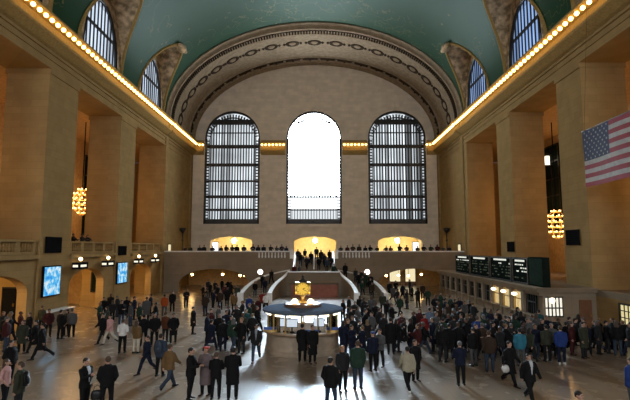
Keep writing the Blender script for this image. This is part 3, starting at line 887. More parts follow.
# passages behind the left arches
b = MB()
b.box(XL-9.2, XL-3.2, 46.6, 47.0, 0, ZG-0.42); b.box(XL-9.2, XL-3.2, 34.4, 34.8, 0, ZG-0.42)
struct(b.build('wall_left_passage', PLASTER))
for i, (y, nm) in enumerate(((28.0, 'nearest left'), (40.2, 'middle left'), (51.5, 'farthest left'))):
    t = thing('passage_light', 'warm round ceiling light inside the %s passage' % nm, 'lamp', (XL-2.4, y, 4.3))
    MB().lathe([(0.0, -0.18), (0.28, -0.14), (0.34, 0.0)], (XL-2.4, y, 4.45), 16).build('bowl', PASSG, t, True)
    MB().lathe([(0.4, 0.0), (0.4, 0.12), (0.1, 0.128)], (XL-2.4, y, 4.452), 16).build('rim', BRASS, t)
# dark plaques and doors on the pier cheeks
t = thing('wall_plaque', 'tall dark framed panel inside the middle left passage', 'panel', (-21.0, 44.3, 1.4))
MB().box(-21.35, -20.7, 44.3, 44.38, 1.4, 3.1).build('dark_panel', BOARDM, t)
fr = MB(); fr.box(-21.43, -20.62, 44.24, 44.3, 1.32, 1.42); fr.box(-21.43, -20.62, 44.24, 44.3, 3.08, 3.18); fr.box(-21.43, -21.33, 44.24, 44.3, 1.42, 3.08); fr.box(-20.72, -20.62, 44.24, 44.3, 1.42, 3.08)
fr.build('frame', BRONZE, t)
t = thing('doorway_panel', 'tall dark door in the pier at the far left edge', 'door', (-21.0, 32.05, 0.5))
MB().box(-21.5, -20.6, 32.02, 32.1, 0.58, 2.7).build('door_leaf', BLACK, t); MB().box(-21.6, -20.5, 32.1, 32.18, 0.58, 2.8).build('frame', BRONZE, t)
MB().box(-20.72, -20.66, 31.94, 32.02, 1.5, 1.7).build('handle', BRASS, t)
# low counter against the nearest pier
t = thing('service_counter', 'low pale service counter against the nearest left pier', 'counter', (XL+0.5, 34, 0))
MB().box(XL+0.15, XL+0.8, 32.6, 35.6, 0, 1.0).build('body', STONE_BALC, t); MB().box(XL+0.13, XL+0.9, 32.5, 35.7, 1.0, 1.07).build('top', MARBLE, t)
# torcheres and small lit panels on the end bay walls
for sgn, nm in ((-1, 'left'), (1, 'right')):
    X = XL if sgn < 0 else XR
    t = thing('wall_torchere', 'slim dark bronze torchere on the %s wall above the end balcony' % nm, 'light fitting', (X-sgn*0.35, 64.8, ZB))
    MB().lathe([(0.32, 0), (0.3, 0.15), (0.1, 0.3), (0.08, 2.2), (0.16, 2.4), (0.08, 2.6), (0.08, 3.3)], (X-sgn*0.4, 64.8, ZB), 12).build('stem', BRONZE, t, True)
    MB().lathe([(0.08, 3.3), (0.4, 3.8), (0.5, 4.1), (0.2, 4.15)], (X-sgn*0.4, 64.8, ZB), 14).build('bowl', BRONZE, t, True)
    t = thing('lit_notice', 'small glowing notice low on the %s wall of the end balcony' % nm, 'sign', (X-sgn*0.06, 60.2, ZB+0.9))
    xs = sorted((X-sgn*0.01, X-sgn*0.08)); MB().box(xs[0], xs[1], 59.6, 60.8, ZB+0.9, ZB+1.9).build('frame', BLACK, t)
    xs = sorted((X-sgn*0.082, X-sgn*0.1)); MB().box(xs[0], xs[1], 59.7, 60.7, ZB+1.0, ZB+1.8).build('lit_face', LITWIN, t)

# ------------------------------------------------------------------ ticket office on the right
TX, TY0, TY1, TZ = 14.6, 31.3, 57.0, 2.84
b = MB()
b.box(TX+0.25, XR+0.1, TY0+0.25, TY1, 0, TZ-0.3)
b.box(TX, TX+0.25, TY0, TY1, 0, 0.95); b.box(TX, TX+0.25, TY0, TY1, 2.3, TZ-0.3)
b.box(TX+0.25, XR+0.1, TY0, TY0+0.25, 0, 0.9); b.box(TX+0.25, XR+0.1, TY0, TY0+0.25, 2.25, TZ-0.3)
b.box(TX+0.25, 15.0, TY0, TY0+0.25, 0.9, 2.25); b.box(16.2, XR+0.1, TY0, TY0+0.25, 0.9, 2.25)
b.box(TX-0.2, XR+0.1, TY0-0.2, TY1, TZ-0.3, TZ-0.1); b.box(TX-0.32, XR+0.1, TY0-0.32, TY1, TZ-0.1, TZ)
b.box(TX-0.12, TX, TY0-0.12, TY1, 0.0, 0.3)
tick = tag(b.build('ticket_office', STONE_BALC), 'long stone ticket office with a moulded cornice along the right wall', 'ticket office')
yy = TY0+0.6; n = 0
ordn = ['first', 'second', 'third', 'fourth', 'fifth', 'sixth', 'seventh', 'eighth', 'ninth', 'tenth', 'eleventh', 'twelfth', 'thirteenth']
while yy + 1.6 < TY1:
    lit = 0 < n < 4
    pl = MB().box(TX-0.1, TX+0.24, yy+1.62, yy+2.02, 0.0, 2.52).build('pilaster', STONE_BALC, tick)
    t = MB().box(TX+0.16, TX+0.2, yy+0.1, yy+1.5, 0.96, 2.29).build('ticket_window', LITWIN if lit else BOARDM, tick)
    t['label'] = '%s ticket window from the right, %s' % (ordn[n], 'lit warm under a bright lamp' if lit else 'dark behind its grille')
    g = MB()
    for i in range(7 if lit else 5): g.box(TX+0.06, TX+0.1, yy+0.1+1.4*i/(6 if lit else 4)-0.02, yy+0.1+1.4*i/(6 if lit else 4)+0.02, 0.96, 2.29)
    g.box(TX+0.05, TX+0.11, yy+0.1, yy+1.5, 1.75, 1.82)
    WLOC[t.name] = WLOC[tick.name]
    g.build('grille', BRASS if lit else BRONZE, t)
    MB().box(TX-0.3, TX+0.14, yy+0.1, yy+1.5, 0.9, 0.955).build('sill', STONE_BALC, t)
    if lit:
        MB().sphere((TX-0.22, yy+0.8, 2.12), (0.2, 0.28, 0.14), 12, 8).build('lamp', LAMPW, t, True)
        MB().tube([(TX+0.02, yy+0.8, 2.4), (TX-0.22, yy+0.8, 2.4), (TX-0.22, yy+0.8, 2.22)], 0.03, 6).build('lamp_arm', BRASS, t)
    yy += 2.02; n += 1
t = MB().box(15.0, 16.2, TY0+0.2, TY0+0.24, 0.9, 2.25).build('office_window', emit('office_light', (1.0, 0.95, 0.8), 1.0), tick); WLOC[t.name] = WLOC[tick.name]
t['label'] = 'bright white barred window in the near end'
g = MB()
for i in range(6): g.box(15.0+1.2*i/5-0.035, 15.0+1.2*i/5+0.035, TY0+0.1, TY0+0.15, 0.9, 2.25)
for z in (0.95, 1.5, 2.2): g.box(15.0, 16.2, TY0+0.08, TY0+0.16, z-0.04, z+0.04)
g.build('bars', BRONZE, t)
MB().sphere((15.45, TY0-0.02, 2.0), (0.2, 0.1, 0.2), 12, 8).build('lamp', LAMPW, t, True)
t = MB().box(17.2, 18.0, TY0-0.06, TY0-0.002, 0.0, 2.05).build('door', WOOD, tick); WLOC[t.name] = WLOC[tick.name]
t['label'] = 'dark reddish wooden door'
MB().box(17.85, 17.9, TY0-0.14, TY0-0.06, 0.95, 1.1).build('handle', BRASS, t)
WX = XR + 0.12
t = thing('lit_hatch', 'yellow-lit glazed hatch in the right wall at the right edge', 'hatch', (WX-0.05, 28.25, 0.85))
MB().box(WX-0.05, WX-0.01, 27.72, 28.78, 0.95, 2.05).build('lit_pane', emit('hatch_light', (1.0, 0.86, 0.45), 0.75), t)
g = MB(); g.box(WX-0.12, WX-0.005, 27.6, 27.72, 0.85, 2.15); g.box(WX-0.12, WX-0.005, 28.78, 28.9, 0.85, 2.15); g.box(WX-0.12, WX-0.005, 27.72, 28.78, 2.05, 2.15); g.box(WX-0.2, WX-0.005, 27.6, 28.9, 0.8, 0.95)
for y in (28.07, 28.43): g.box(WX-0.09, WX-0.05, y-0.03, y+0.03, 0.95, 2.05)
for z in (1.3, 1.7): g.box(WX-0.085, WX-0.05, 27.72, 28.78, z-0.025, z+0.025)
g.build('frame', BRONZE, t)

# departure boards standing on the office roof
BX = TX+0.3
BD = [(46.3, 51.0, 'farthest'), (41.0, 46.1, 'second farthest'), (36.4, 40.8, 'third farthest'), (33.5, 36.2, 'nearest')]
for y0, y1, nm in BD:
    t = thing('departure_board', '%s dark departure board on the ticket office roof' % nm, 'departure board', (BX+0.2, (y0+y1)/2, TZ))
    MB().box(BX+0.06, BX+0.5, y0, y1, TZ, TZ+1.9).build('case', BOARDM, t)
    f = MB(); f.box(BX, BX+0.06, y0, y0+0.14, TZ, TZ+1.9); f.box(BX, BX+0.06, y1-0.14, y1, TZ, TZ+1.9); f.box(BX, BX+0.06, y0+0.14, y1-0.14, TZ, TZ+0.12); f.box(BX, BX+0.06, y0+0.14, y1-0.14, TZ+1.8, TZ+1.9)
    f.build('frame', BRONZE, t)
    MB().box(BX+0.04, BX+0.058, y0+(y1-y0)*0.22, y1-(y1-y0)*0.18, TZ+1.60, TZ+1.74).build('header', TEXTW, t)
    for r in range(5):
        rb = MB(); z = TZ+1.38-r*0.24; yq = y0+0.3
        while yq < y1-0.5:
            L = random.uniform(0.12, 0.4)
            if random.random() < (0.8 if nm == 'nearest' and 1 <= r <= 2 else 0.55): rb.box(BX+0.04, BX+0.058, yq, min(yq+L, y1-0.3), z-0.045, z+0.045)
            yq += L+0.15
        if len(rb.v) > 16: rb.build('text_row', TEXTW if (r == 0 or (nm == 'nearest' and r in (1, 2))) and nm != 'second farthest' else TEXTD, t)
t = thing('board_end_panel', 'plain dark green panel right of the departure boards', 'panel', (BX+0.2, 32.3, TZ))
MB().box(BX+0.05, BX+0.5, 31.3, 33.4, TZ, TZ+1.98).build('case', BOARDM, t)
MB().box(BX, BX+0.05, 31.4, 33.3, TZ+0.1, TZ+1.88).build('face', mat('green_panel', (0.022, 0.034, 0.026), 0.8, spec=0.0), t)

# ------------------------------------------------------------------ flag hung beside the right piers
FX, FY0, FY1 = 16.6, 28.7, 22.1
FH = 3.47; FZ0 = 9.2; FL = 6.6
fl = thing('flag', 'large American flag hanging in the air at the right edge', 'flag', (FX, (FY0+FY1)/2, FZ0))
def fpt(u, v, off=0.0):
    return (FX + off + 0.06*math.sin(u*9.0)+0.03*math.sin(v*5+u*4), FY0 - u*FL, FZ0 + v*FH)
nu, nv = 40, 13
b = MB()
for i in range(nu):
    for j in range(nv):
        u0, u1 = i/nu, (i+1)/nu; v0, v1 = j/nv, (j+1)/nv
        mi = 2 if (u0 < 0.3999 and j >= 6) else (0 if j % 2 == 0 else 1)
        b.add([fpt(u0, v0), fpt(u1, v0), fpt(u1, v1), fpt(u0, v1)], [(0, 1, 2, 3)], mi)
        b.add([fpt(u0, v0, .012), fpt(u1, v0, .012), fpt(u1, v1, .012), fpt(u0, v1, .012)], [(0, 1, 2, 3)], mi)
b.build('striped_cloth', [FRED, FWHITE, FBLUE], fl)
sb = MB()
for r in range(9):
    for c in range(6 if r % 2 == 0 else 5):
        u = 0.4*((c+0.5)/6 if r % 2 == 0 else (c+1)/6); v = 6/13+(7/13)*(r+0.6)/9.2
        pts = []
        for k in range(10):
            rr = 0.085 if k % 2 == 0 else 0.034
            a = PI/2+k*PI/5
            p = fpt(u, v, -0.012); pts.append((p[0], p[1]-rr*math.cos(a), p[2]+rr*math.sin(a)))
        sb.add(pts, [tuple(range(10))])
sb.build('stars', FWHITE, fl)
MB().tube([(FX, FY0+0.1, FZ0+FH+0.03), (FX, FY0-FL-0.1, FZ0+FH+0.03)], 0.03, 6).build('top_rod', BRONZE, fl)
for y in (FY0-0.2, FY0-FL+0.2):
    MB().tube([(FX, y, FZ0+FH+0.03), (XR-1.0, y, 20.98)], 0.008, 5).build('cord', BRONZE, fl)

# ------------------------------------------------------------------ round information booth with the clock
BC = (-0.83, 25.9)
c0 = (BC[0], BC[1], 0.0)
bt = thing('information_booth', 'round marble and brass information booth in mid-floor under the gilt clock', 'booth', c0)
MB().lathe([(2.2, 0.0), (2.2, 0.18), (2.12, 0.24), (2.1, 0.98), (2.16, 1.03)], c0, 56).build('base', mat('booth_marble', (0.36, 0.28, 0.20), 0.5), bt)
MB().lathe([(1.85, 1.032), (2.34, 1.032), (2.36, 1.07), (2.34, 1.12), (1.85, 1.12)], c0, 56).build('counter', mat('booth_counter', (0.30, 0.20, 0.12), 0.3), bt)
MB().lathe([(1.98, 1.125), (2.0, 1.125), (2.0, 2.02), (1.98, 2.02)], c0, 56).build('glazing', GLASS, bt)
for i in range(14):
    a = 2*PI*(i+0.5)/14
    MB().lathe([(0.06, 1.12), (0.045, 1.2), (0.045, 1.95), (0.07, 2.02)], (BC[0]+2.04*math.cos(a), BC[1]+2.04*math.sin(a), 0), 10).build('column', BRASS, bt)
for i in range(14):
    a = 2*PI*i/14
    rr = []
    for k in range(5):
        q = a+(k-2)*0.055
        rr.append([(BC[0]+r*math.cos(q), BC[1]+r*math.sin(q), z) for r, z in ((2.06, 1.93), (2.14, 1.93), (2.14, 2.05), (2.06, 2.05))])
    MB().rings(rr).build('light_strip', LAMPW, bt)
MB().lathe([(1.9, 2.06), (2.25, 2.06), (2.36, 2.12), (2.36, 2.2), (2.2, 2.25), (1.0, 2.3)], c0, 56).build('roof', ROOFM, bt)
MB().lathe([(1.08, 2.3), (1.08, 2.42), (1.0, 2.45), (0.5, 2.46)], c0, 40).build('upper_drum', WOOD, bt)
MB().lathe([(0.3, 2.46), (0.3, 2.56), (0.17, 2.64), (0.13, 2.75), (0.17, 2.82)], c0, 20).build('clock_pedestal', BRASS, bt, True)
for s_ in (-1, 1):
    MB().lathe([(0.09, 2.46), (0.05, 2.5)], (BC[0]+0.46*s_, BC[1]-0.45, 0), 10).build('lamp_base', BRASS, bt)
    MB().lathe([(0.0, 2.74), (0.10, 2.72), (0.2, 2.6), (0.22, 2.5), (0.05, 2.5)], (BC[0]+0.46*s_, BC[1]-0.45, 0), 16).build('lamp_shade', GLOBE, bt, True)
ck = thing('clock', 'gilt four-faced ball clock crowning the information booth', 'clock', (BC[0], BC[1], 2.82))
z = 3.24
CLK = mat('clock_gilt', (0.72, 0.44, 0.10), 0.3, 0.9)
FACE = emit('clock_face_glow', (1.0, 0.62, 0.09), 0.85)
MB().sphere((BC[0], BC[1], z), (0.36, 0.36, 0.42), 24, 16).build('ball', CLK, ck, True)
for k in range(4):
    a = k*PI/2 - PI/2
    d = Vector((math.cos(a), math.sin(a), 0)); u = Vector((-d.y, d.x, 0)); w = Vector((0, 0, 1)); c = Vector((BC[0], BC[1], z))
    def disc(r, h0, h1, n=28):
        return [[c+d*h+(u*math.cos(2*PI*i/n)+w*math.sin(2*PI*i/n))*r_ for i in range(n)] for r_, h in ((r, h0), (r, h1))]
    m_ = MB(); m_.rings(disc(0.35, 0.2, 0.40)); bz = m_.build('bezel', CLK, ck)
    m_ = MB(); m_.rings(disc(0.31, 0.35, 0.41)); m_.build('dial', FACE, ck)
    hb = MB()
    for i in range(12):
        t = i*PI/6; p0 = c+d*0.413+(u*math.cos(t)+w*math.sin(t))*0.24; p1 = c+d*0.413+(u*math.cos(t)+w*math.sin(t))*0.29
        hb.tube([p0, p1], 0.012, 4)
    hb.tube([c+d*0.42, c+d*0.42+(u*0.14+w*0.06)], 0.016, 5); hb.tube([c+d*0.42, c+d*0.42+(u*0.2-w*0.11)], 0.012, 5)
    hb.build('hands', BLACK, ck)
MB().lathe([(0.22, 0.36), (0.26, 0.42), (0.12, 0.5), (0.06, 0.56), (0.1, 0.64), (0.03, 0.7), (0.0, 0.84)], (BC[0], BC[1], z), 16).build('finial', BRONZE, ck, True)
MONI = emit('monitor_glow', (0.8, 0.9, 1.0), 0.8)
bt.scale = (0.93, 0.93, 1.0)
# things seen through the booth glass
for i, (a, lb) in enumerate(((-2.25, 'left'), (-1.95, 'centre left'), (-0.9, 'right'))):
    x, y = BC[0]+1.4*math.cos(a), BC[1]+1.4*math.sin(a)
    t = thing('monitor', 'bright monitor at the %s behind the booth glass' % lb, 'monitor', (x, y, 1.125))
    MB().box(x-0.3, x+0.3, y-0.02, y+0.04, 1.36, 1.8).build('casing', BLACK, t); MB().box(x-0.27, x+0.27, y-0.035, y-0.022, 1.39, 1.77).build('screen', MONI, t)
    MB().box(x-0.12, x+0.12, y-0.06, y+0.1, 1.125, 1.15).build('stand', BLACK, t); MB().box(x-0.03, x+0.03, y, y+0.03, 1.15, 1.36).build('neck', BLACK, t)
MB_ = MB().lathe([(0.0, 1.1), (1.86, 1.1)], c0, 40)
MB_.build('desk_floor', WOOD, bt)
for i, (a, lb) in enumerate(((-2.6, 'left'), (-1.3, 'middle'), (-0.6, 'right'))):
    x, y = BC[0]+1.95*math.cos(a), BC[1]+1.95*math.sin(a)
    t = thing('leaflet_stand', 'blue leaflet stand on the %s of the booth counter' % lb, 'leaflet stand', (x, y, 1.12))
    MB().box(x-0.34, x+0.34, y-0.05, y+0.05, 1.122, 1.34).build('leaflets', mat('leaflet_blue_%d' % i, (0.05, 0.10, 0.32), 0.5), t)
    MB().box(x-0.36, x+0.36, y-0.09, y-0.05, 1.122, 1.2).build('tray', BRASS, t)

# ------------------------------------------------------------------ west balcony under the photographer
struct(MB().box(XL+0.1, XR-0.1, YB, -1.2, 3.4, 3.85).build('trim_near_balcony', STONE_BALC))
struct(MB().box(XL+0.1, XR-0.1, -1.5, -1.2, 3.85, 4.85).build('trim_near_parapet', STONE_BALC))
# key, x, y, z, turn, height, pose, garment, top, trousers, hair, hair colour, skin, shoes, label, group
PEOPLE = [
    (None, -10.69, 16.4, 0, 100, 1.66, 'wait', 'shirt', 'pink', 'black', 'long', 'brown', 'fair', 'black', 'person in a pale pink top cut off at the bottom left corner', None),
    (None, -12.45, 19.32, 0, 80, 1.72, 'wait', 'puffer', 'black', 'black', 'short', 'black', 'fair', 'black', 'person in a black padded jacket at left edge behind the pink top', None),
    ('packman', -9.7, 15.57, 0, -80, 1.76, 'stand', 'jacket', 'olive', 'charcoal', 'short', 'brown', 'fair', 'black', 'person in a grey-green jacket wearing a black backpack at bottom left', None),
    ('suitface', -7.82, 16.13, 0, 70, 1.76, 'phone', 'jacket', 'black', 'black', 'short', 'black', 'fair', 'black', 'man in open black suit jacket and pale shirt holding paper, lower left', None),
    ('suitback', -7.13, 16.23, 0, 200, 1.8, 'wait', 'jacket', 'black', 'black', 'short', 'brown', 'fair', 'black', 'broad man in a black suit seen from behind, a bag at his right', None),
    (None, -14.82, 24.86, 0, -60, 1.74, 'walk', 'coat', 'black', 'black', 'short', 'black', 'fair', 'black', 'left one of two walkers in long black coats at left', None),
    (None, -13.68, 23.55, 0, -70, 1.8, 'stride', 'coat', 'black', 'black', 'short', 'black', 'fair', 'black', 'right one of two walkers in long black coats at left', None),
    (None, -15.5, 24.86, 0, 20, 1.68, 'stand', 'coat', 'olive', 'black', 'long', 'brown', 'fair', 'black', 'long-haired person in an olive coat left of the two black coats', None),
    (None, -15.54, 28.61, 0, 160, 1.74, 'stand', 'jacket', 'black', 'black', 'short', 'black', 'fair', 'black', 'person in black standing before the nearest left pier counter', None),
    (None, -15.71, 29.58, 0, -20, 1.62, 'wait', 'jacket', 'charcoal', 'black', 'long', 'black', 'fair', 'black', 'small dark figure between the black and the pale-jacketed person, left', None),
    (None, -15.19, 29.23, 0, 190, 1.72, 'stand', 'jacket', 'grey', 'black', 'short', 'brown', 'fair', 'black', 'person in a light grey jacket at the left passage mouth', None),
    (None, -16.63, 29.23, 0, 40, 1.7, 'wait', 'jacket', 'maroon', 'black', 'short', 'black', 'tan', 'black', 'person in a dark maroon jacket beside the pale counter', None),
    (None, -18.07, 30.94, 0, 170, 1.7, 'stand', 'jacket', 'olive', 'charcoal', 'short', 'brown', 'fair', 'black', 'person in dark olive standing under the larger blue screen', None),
    ('scarf', -11.93, 27.17, 0, -30, 1.7, 'walk', 'jacket', 'pink', 'cream', 'long', 'black', 'fair', 'black', 'walker in white trousers and a pink top, left of middle', None),
    (None, -12.47, 27.48, 0, -30, 1.74, 'stride', 'jacket', 'black', 'black', 'short', 'black', 'fair', 'black', 'dark walker just behind the one in white trousers', None),
    (None, -10.23, 24.89, 0, 180, 1.76, 'stand', 'shirt', 'white', 'black', 'short', 'brown', 'fair', 'black', 'person in a white T-shirt seen from behind, black trousers', None),
    (None, -9.5, 24.89, 0, 160, 1.66, 'stand', 'jacket', 'tan', 'cream', 'long', 'brown', 'fair', 'black', 'person in a tan jacket and cream trousers near the white T-shirt', None),
    (None, -9.79, 26.64, 0, 200, 1.76, 'wait', 'jacket', 'black', 'black', 'short', 'black', 'fair', 'black', 'person in black leaning towards the tan jacket and cream trousers', None),
    (None, -9.17, 26.64, 0, 20, 1.82, 'wait', 'jacket', 'black', 'black', 'short', 'black', 'fair', 'black', 'tall man in a black suit left of the rust jacket', None),
    (None, -7.48, 20.84, 0, -40, 1.68, 'walk', 'jacket', 'navy', 'navy', 'short', 'brown', 'fair', 'black', 'walker in navy left of the grey-blue backpack', None),
    ('bluepack', -6.77, 20.53, 0, 170, 1.78, 'stand', 'jacket', 'denim', 'black', 'short', 'black', 'fair', 'black', 'person wearing a grey-blue backpack, seen from behind', None),
    (None, -5.79, 18.69, 0, 150, 1.78, 'stride', 'jacket', 'tan', 'denim', 'short', 'brown', 'fair', 'black', 'striding person in a mustard tan jacket and blue jeans', None),
    (None, -4.63, 17.48, 0, 80, 1.82, 'hold', 'jacket', 'black', 'black', 'short', 'black', 'fair', 'black', 'slim dark-haired man in black facing right, bottom centre left', None),
    (None, -4.21, 17.94, 0, -20, 1.76, 'hold', 'longcoat', 'mauve', 'black', 'beret', 'redberet', 'fair', 'black', 'person in a long greyish-pink coat and a red hat', None),
    (None, -3.73, 17.55, 0, 180, 1.66, 'hold', 'jacket', 'black', 'black', 'short', 'brown', 'fair', 'black', 'shorter person in a black jacket with back turned, between pink coat and tall man', None),
    (None, -3.11, 17.48, 0, 190, 1.86, 'hold', 'coat', 'black', 'black', 'short', 'black', 'fair', 'black', 'tall heavy man in a dark coat, rightmost of the group of four', None),
    (None, -7.97, 30.29, 0, 90, 1.72, 'stand', 'coat', 'black', 'black', 'short', 'black', 'fair', 'black', 'lone dark figure standing in the open floor left of the crowd', None),
    (None, -8.92, 27.75, 0, 160, 1.72, 'stand', 'jacket', 'rust', 'charcoal', 'short', 'brown', 'fair', 'black', 'person in a rust jacket beside a dark companion', None),
    (None, -8.28, 27.19, 0, 20, 1.74, 'wait', 'coat', 'black', 'black', 'short', 'black', 'fair', 'black', 'dark companion to the right of the rust jacket', None),
    (None, -12.41, 38.15, 0, 180, 1.72, 'stand', 'jacket', 'orange', 'grey', 'short', 'brown', 'fair', 'black', 'person in a bright orange jacket near the left balcony arch', None),
    (None, -12.5, 40.5, 0, 0, 1.8, 'stand', 'jacket', 'black', 'black', 'short', 'black', 'fair', 'black', 'dark figure just right of the orange jacket', None),
    (None, -12.06, 43.17, 0, 30, 1.72, 'hold', 'jacket', 'charcoal', 'black', 'short', 'black', 'fair', 'black', 'person in charcoal alone before the left balcony arch', None),
    ('greyshirt', -3.01, 23.21, 0, 0, 1.8, 'walk', 'jacket', 'charcoal', 'denim', 'short', 'black', 'fair', 'black', 'man in a dark open jacket and jeans walking to the viewer, left of booth', None),
    (None, -0.76, 23.17, 0, 170, 1.78, 'stand', 'coat', 'black', 'black', 'short', 'black', 'fair', 'black', 'left one of the couple in long black coats at the booth front', None),
    (None, -0.26, 22.81, 0, 20, 1.78, 'stand', 'longcoat', 'black', 'black', 'short', 'brown', 'fair', 'black', 'right one of the couple in long black coats at the booth front', None),
    (None, 0.43, 16.28, 0, 150, 1.76, 'wait', 'puffer', 'black', 'denim', 'short', 'black', 'fair', 'black', 'bulky person in a black jacket and jeans at bottom centre', None),
    (None, 0.95, 18.48, 0, 20, 1.7, 'stand', 'jacket', 'charcoal', 'black', 'long', 'rusthair', 'fair', 'black', 'slim person with auburn hair right of the bulky black jacket', None),
    (None, 1.55, 18.74, 0, 190, 1.84, 'stand', 'puffer', 'green', 'denim', 'short', 'brown', 'fair', 'black', 'tall person in a dark green jacket and jeans, floor right of booth', None),
    (None, 2.45, 21.4, 0, 200, 1.74, 'stand', 'jacket', 'navy', 'black', 'cap', 'cap', 'fair', 'black', 'person in navy with a blue cap, right of the green jacket', None),
    (None, 2.85, 22.1, 0, -30, 1.72, 'hold', 'jacket', 'grey', 'black', 'short', 'brown', 'fair', 'black', 'person in a grey top facing the navy blue cap', None),
    (None, 3.77, 24.75, 0, 180, 1.86, 'stand', 'coat', 'black', 'black', 'short', 'black', 'fair', 'black', 'tall black-coated figure standing apart right of the grey top', None),
    (None, 3.44, 18.5, 0, 190, 1.72, 'walk', 'jacket', 'khaki', 'black', 'short', 'black', 'fair', 'white', 'person in a pale khaki jacket, dark trousers and white shoes', None),
    (None, 4.03, 19.85, 0, 20, 1.66, 'stand', 'coat', 'black', 'black', 'long', 'brown', 'fair', 'black', 'dark-coated person just behind the pale khaki jacket', None),
    (None, 5.71, 19.3, 0, 180, 1.72, 'hold', 'jacket', 'navy', 'black', 'short', 'greyhair', 'fair', 'black', 'guard in a dark uniform with back turned, standing alone right of centre', None),
    (None, 6.51, 23.68, 0, 160, 1.74, 'stand', 'coat', 'black', 'black', 'short', 'black', 'fair', 'black', 'dark-coated person behind the guard to the left', None),
    (None, 7.24, 22.32, 0, 200, 1.76, 'stand', 'jacket', 'black', 'grey', 'short', 'black', 'fair', 'black', 'person in a black jacket and grey trousers right behind the guard', None),
    (None, 7.6, 21.27, 0, 160, 1.8, 'stand', 'jacket', 'brown', 'denim', 'short', 'brown', 'fair', 'black', 'person in a brown jacket and faded jeans right of the guard', None),
    ('whitebag', 7.71, 19.31, 0, 30, 1.76, 'walk', 'coat', 'black', 'black', 'short', 'black', 'fair', 'black', 'dark walker carrying a round white bag at lower right', None),
    ('suitwalk', 7.52, 17.14, 0, 10, 1.76, 'walk', 'jacket', 'black', 'black', 'short', 'black', 'fair', 'black', 'man in a black suit walking towards the viewer at lower right', None),
    (None, 9.42, 22.33, 0, 170, 1.72, 'stand', 'jacket', 'turquoise', 'grey', 'short', 'black', 'fair', 'black', 'person in a turquoise jacket behind the walking black suit', None),
    (None, 11.52, 22.72, 0, 170, 1.78, 'stand', 'jacket', 'blue', 'navy', 'short', 'brown', 'fair', 'white', 'person in a bright blue jacket and white shoes at right', None),
    (None, 11.09, 23.23, 0, 180, 1.74, 'stand', 'jacket', 'olive', 'black', 'short', 'black', 'fair', 'black', 'person in dark olive left of the blue jacket', None),
    (None, 13.29, 23.93, 0, 20, 1.76, 'stand', 'coat', 'olive', 'charcoal', 'short', 'black', 'fair', 'black', 'person in a dark olive coat right of the blue jacket', None),
    (None, 13.05, 24.58, 0, 40, 1.66, 'stand', 'jacket', 'maroon', 'maroon', 'long', 'brown', 'fair', 'black', 'person in dark red between the blue jacket and the olive coat', None),
    (None, 10.62, 16.34, 0, 200, 1.76, 'stand', 'puffer', 'blue', 'grey', 'short', 'brown', 'fair', 'black', 'person in a royal blue jacket cut off by the right edge', None),
    (None, 6.88, 12.75, 0, 30, 1.7, 'stand', 'jacket', 'black', 'black', 'short', 'black', 'fair', 'black', 'person whose dark head alone shows at the bottom edge, right', None),
    (None, 6.89, 29.39, 0, 180, 1.78, 'stand', 'shirt', 'paleblue', 'black', 'short', 'black', 'fair', 'black', 'person in a pale blue shirt standing before the right arch', None),
    (None, 4.89, 27.84, 0, 20, 1.66, 'stand', 'jacket', 'maroon', 'black', 'short', 'brown', 'fair', 'black', 'person in a maroon jacket near the right stairs', None),
    (None, 8.6, 25.73, 0, 160, 1.78, 'stand', 'jacket', 'blue', 'black', 'short', 'brown', 'fair', 'black', 'person in a blue jacket in the crowd before the ticket windows', None),
    (None, 11.18, 27.6, 0, 0, 1.76, 'stand', 'shirt', 'white', 'charcoal', 'short', 'black', 'tan', 'black', 'person in a white top in the crowd by the lit ticket windows', None),
    (None, 13.36, 28.8, 0, 180, 1.74, 'stand', 'jacket', 'teal', 'black', 'short', 'black', 'fair', 'black', 'person in a teal jacket before the bright barred office window', None),
    (None, 6.1, 27.28, 0, 30, 1.7, 'wait', 'jacket', 'red', 'black', 'long', 'black', 'fair', 'black', 'person in a dull red jacket just left of the pale blue shirt', None),
    (None, -5.41, 37.12, 0, -20, 1.78, 'stand', 'jacket', 'blue', 'navy', 'short', 'brown', 'fair', 'black', 'person in a blue jacket at the foot of the left stairs', None),
    (None, -4.88, 41.19, 0, 10, 1.7, 'stand', 'jacket', 'red', 'black', 'short', 'black', 'fair', 'black', 'person in a red jacket between the left stair rails', None),
    (None, -4.39, 39.94, 0, 0, 1.7, 'stand', 'shirt', 'white', 'black', 'short', 'brown', 'fair', 'black', 'person in a white top beside the red jacket at the left stairs', None),
    (None, -7.09, 39.92, 0, 10, 1.74, 'walk', 'jacket', 'tan', 'black', 'short', 'brown', 'fair', 'black', 'person in a tan top and dark shorts left of the left stairs', None),
    (None, -4.44, 29.31, 0, 10, 1.7, 'stand', 'jacket', 'teal', 'black', 'short', 'black', 'fair', 'black', 'person in teal standing left of the booth', None),
    (None, -15.39, 33.3, 0, 270, 1.65, 'phone', 'jacket', 'green', 'navy', 'short', 'fairhair', 'dark', 'black', 'first from the left of the crowd by the left passage, green jacket', None),
    (None, -16.6, 36.53, 0, 30, 1.73, 'stride', 'jacket', 'black', 'navy', 'short', 'black', 'fair', 'black', 'second from the left of the crowd by the left passage, black jacket', None),
    (None, -14.0, 31.33, 0, 285, 1.6, 'phone', 'puffer', 'olive', 'denim', 'long', 'black', 'fair', 'black', 'third from the left of the crowd by the left passage, olive padded jacket', None),
    (None, -17.01, 38.68, 0, 0, 1.79, 'walk', 'jacket', 'black', 'black', 'short', 'fairhair', 'dark', 'black', 'fourth from the left of the crowd by the left passage, black jacket', None),
    (None, -15.26, 35.08, 0, 225, 1.6, 'stand', 'jacket', 'charcoal', 'black', 'long', 'brown', 'dark', 'black', 'fifth from the left of the crowd by the left passage, charcoal jacket', None),
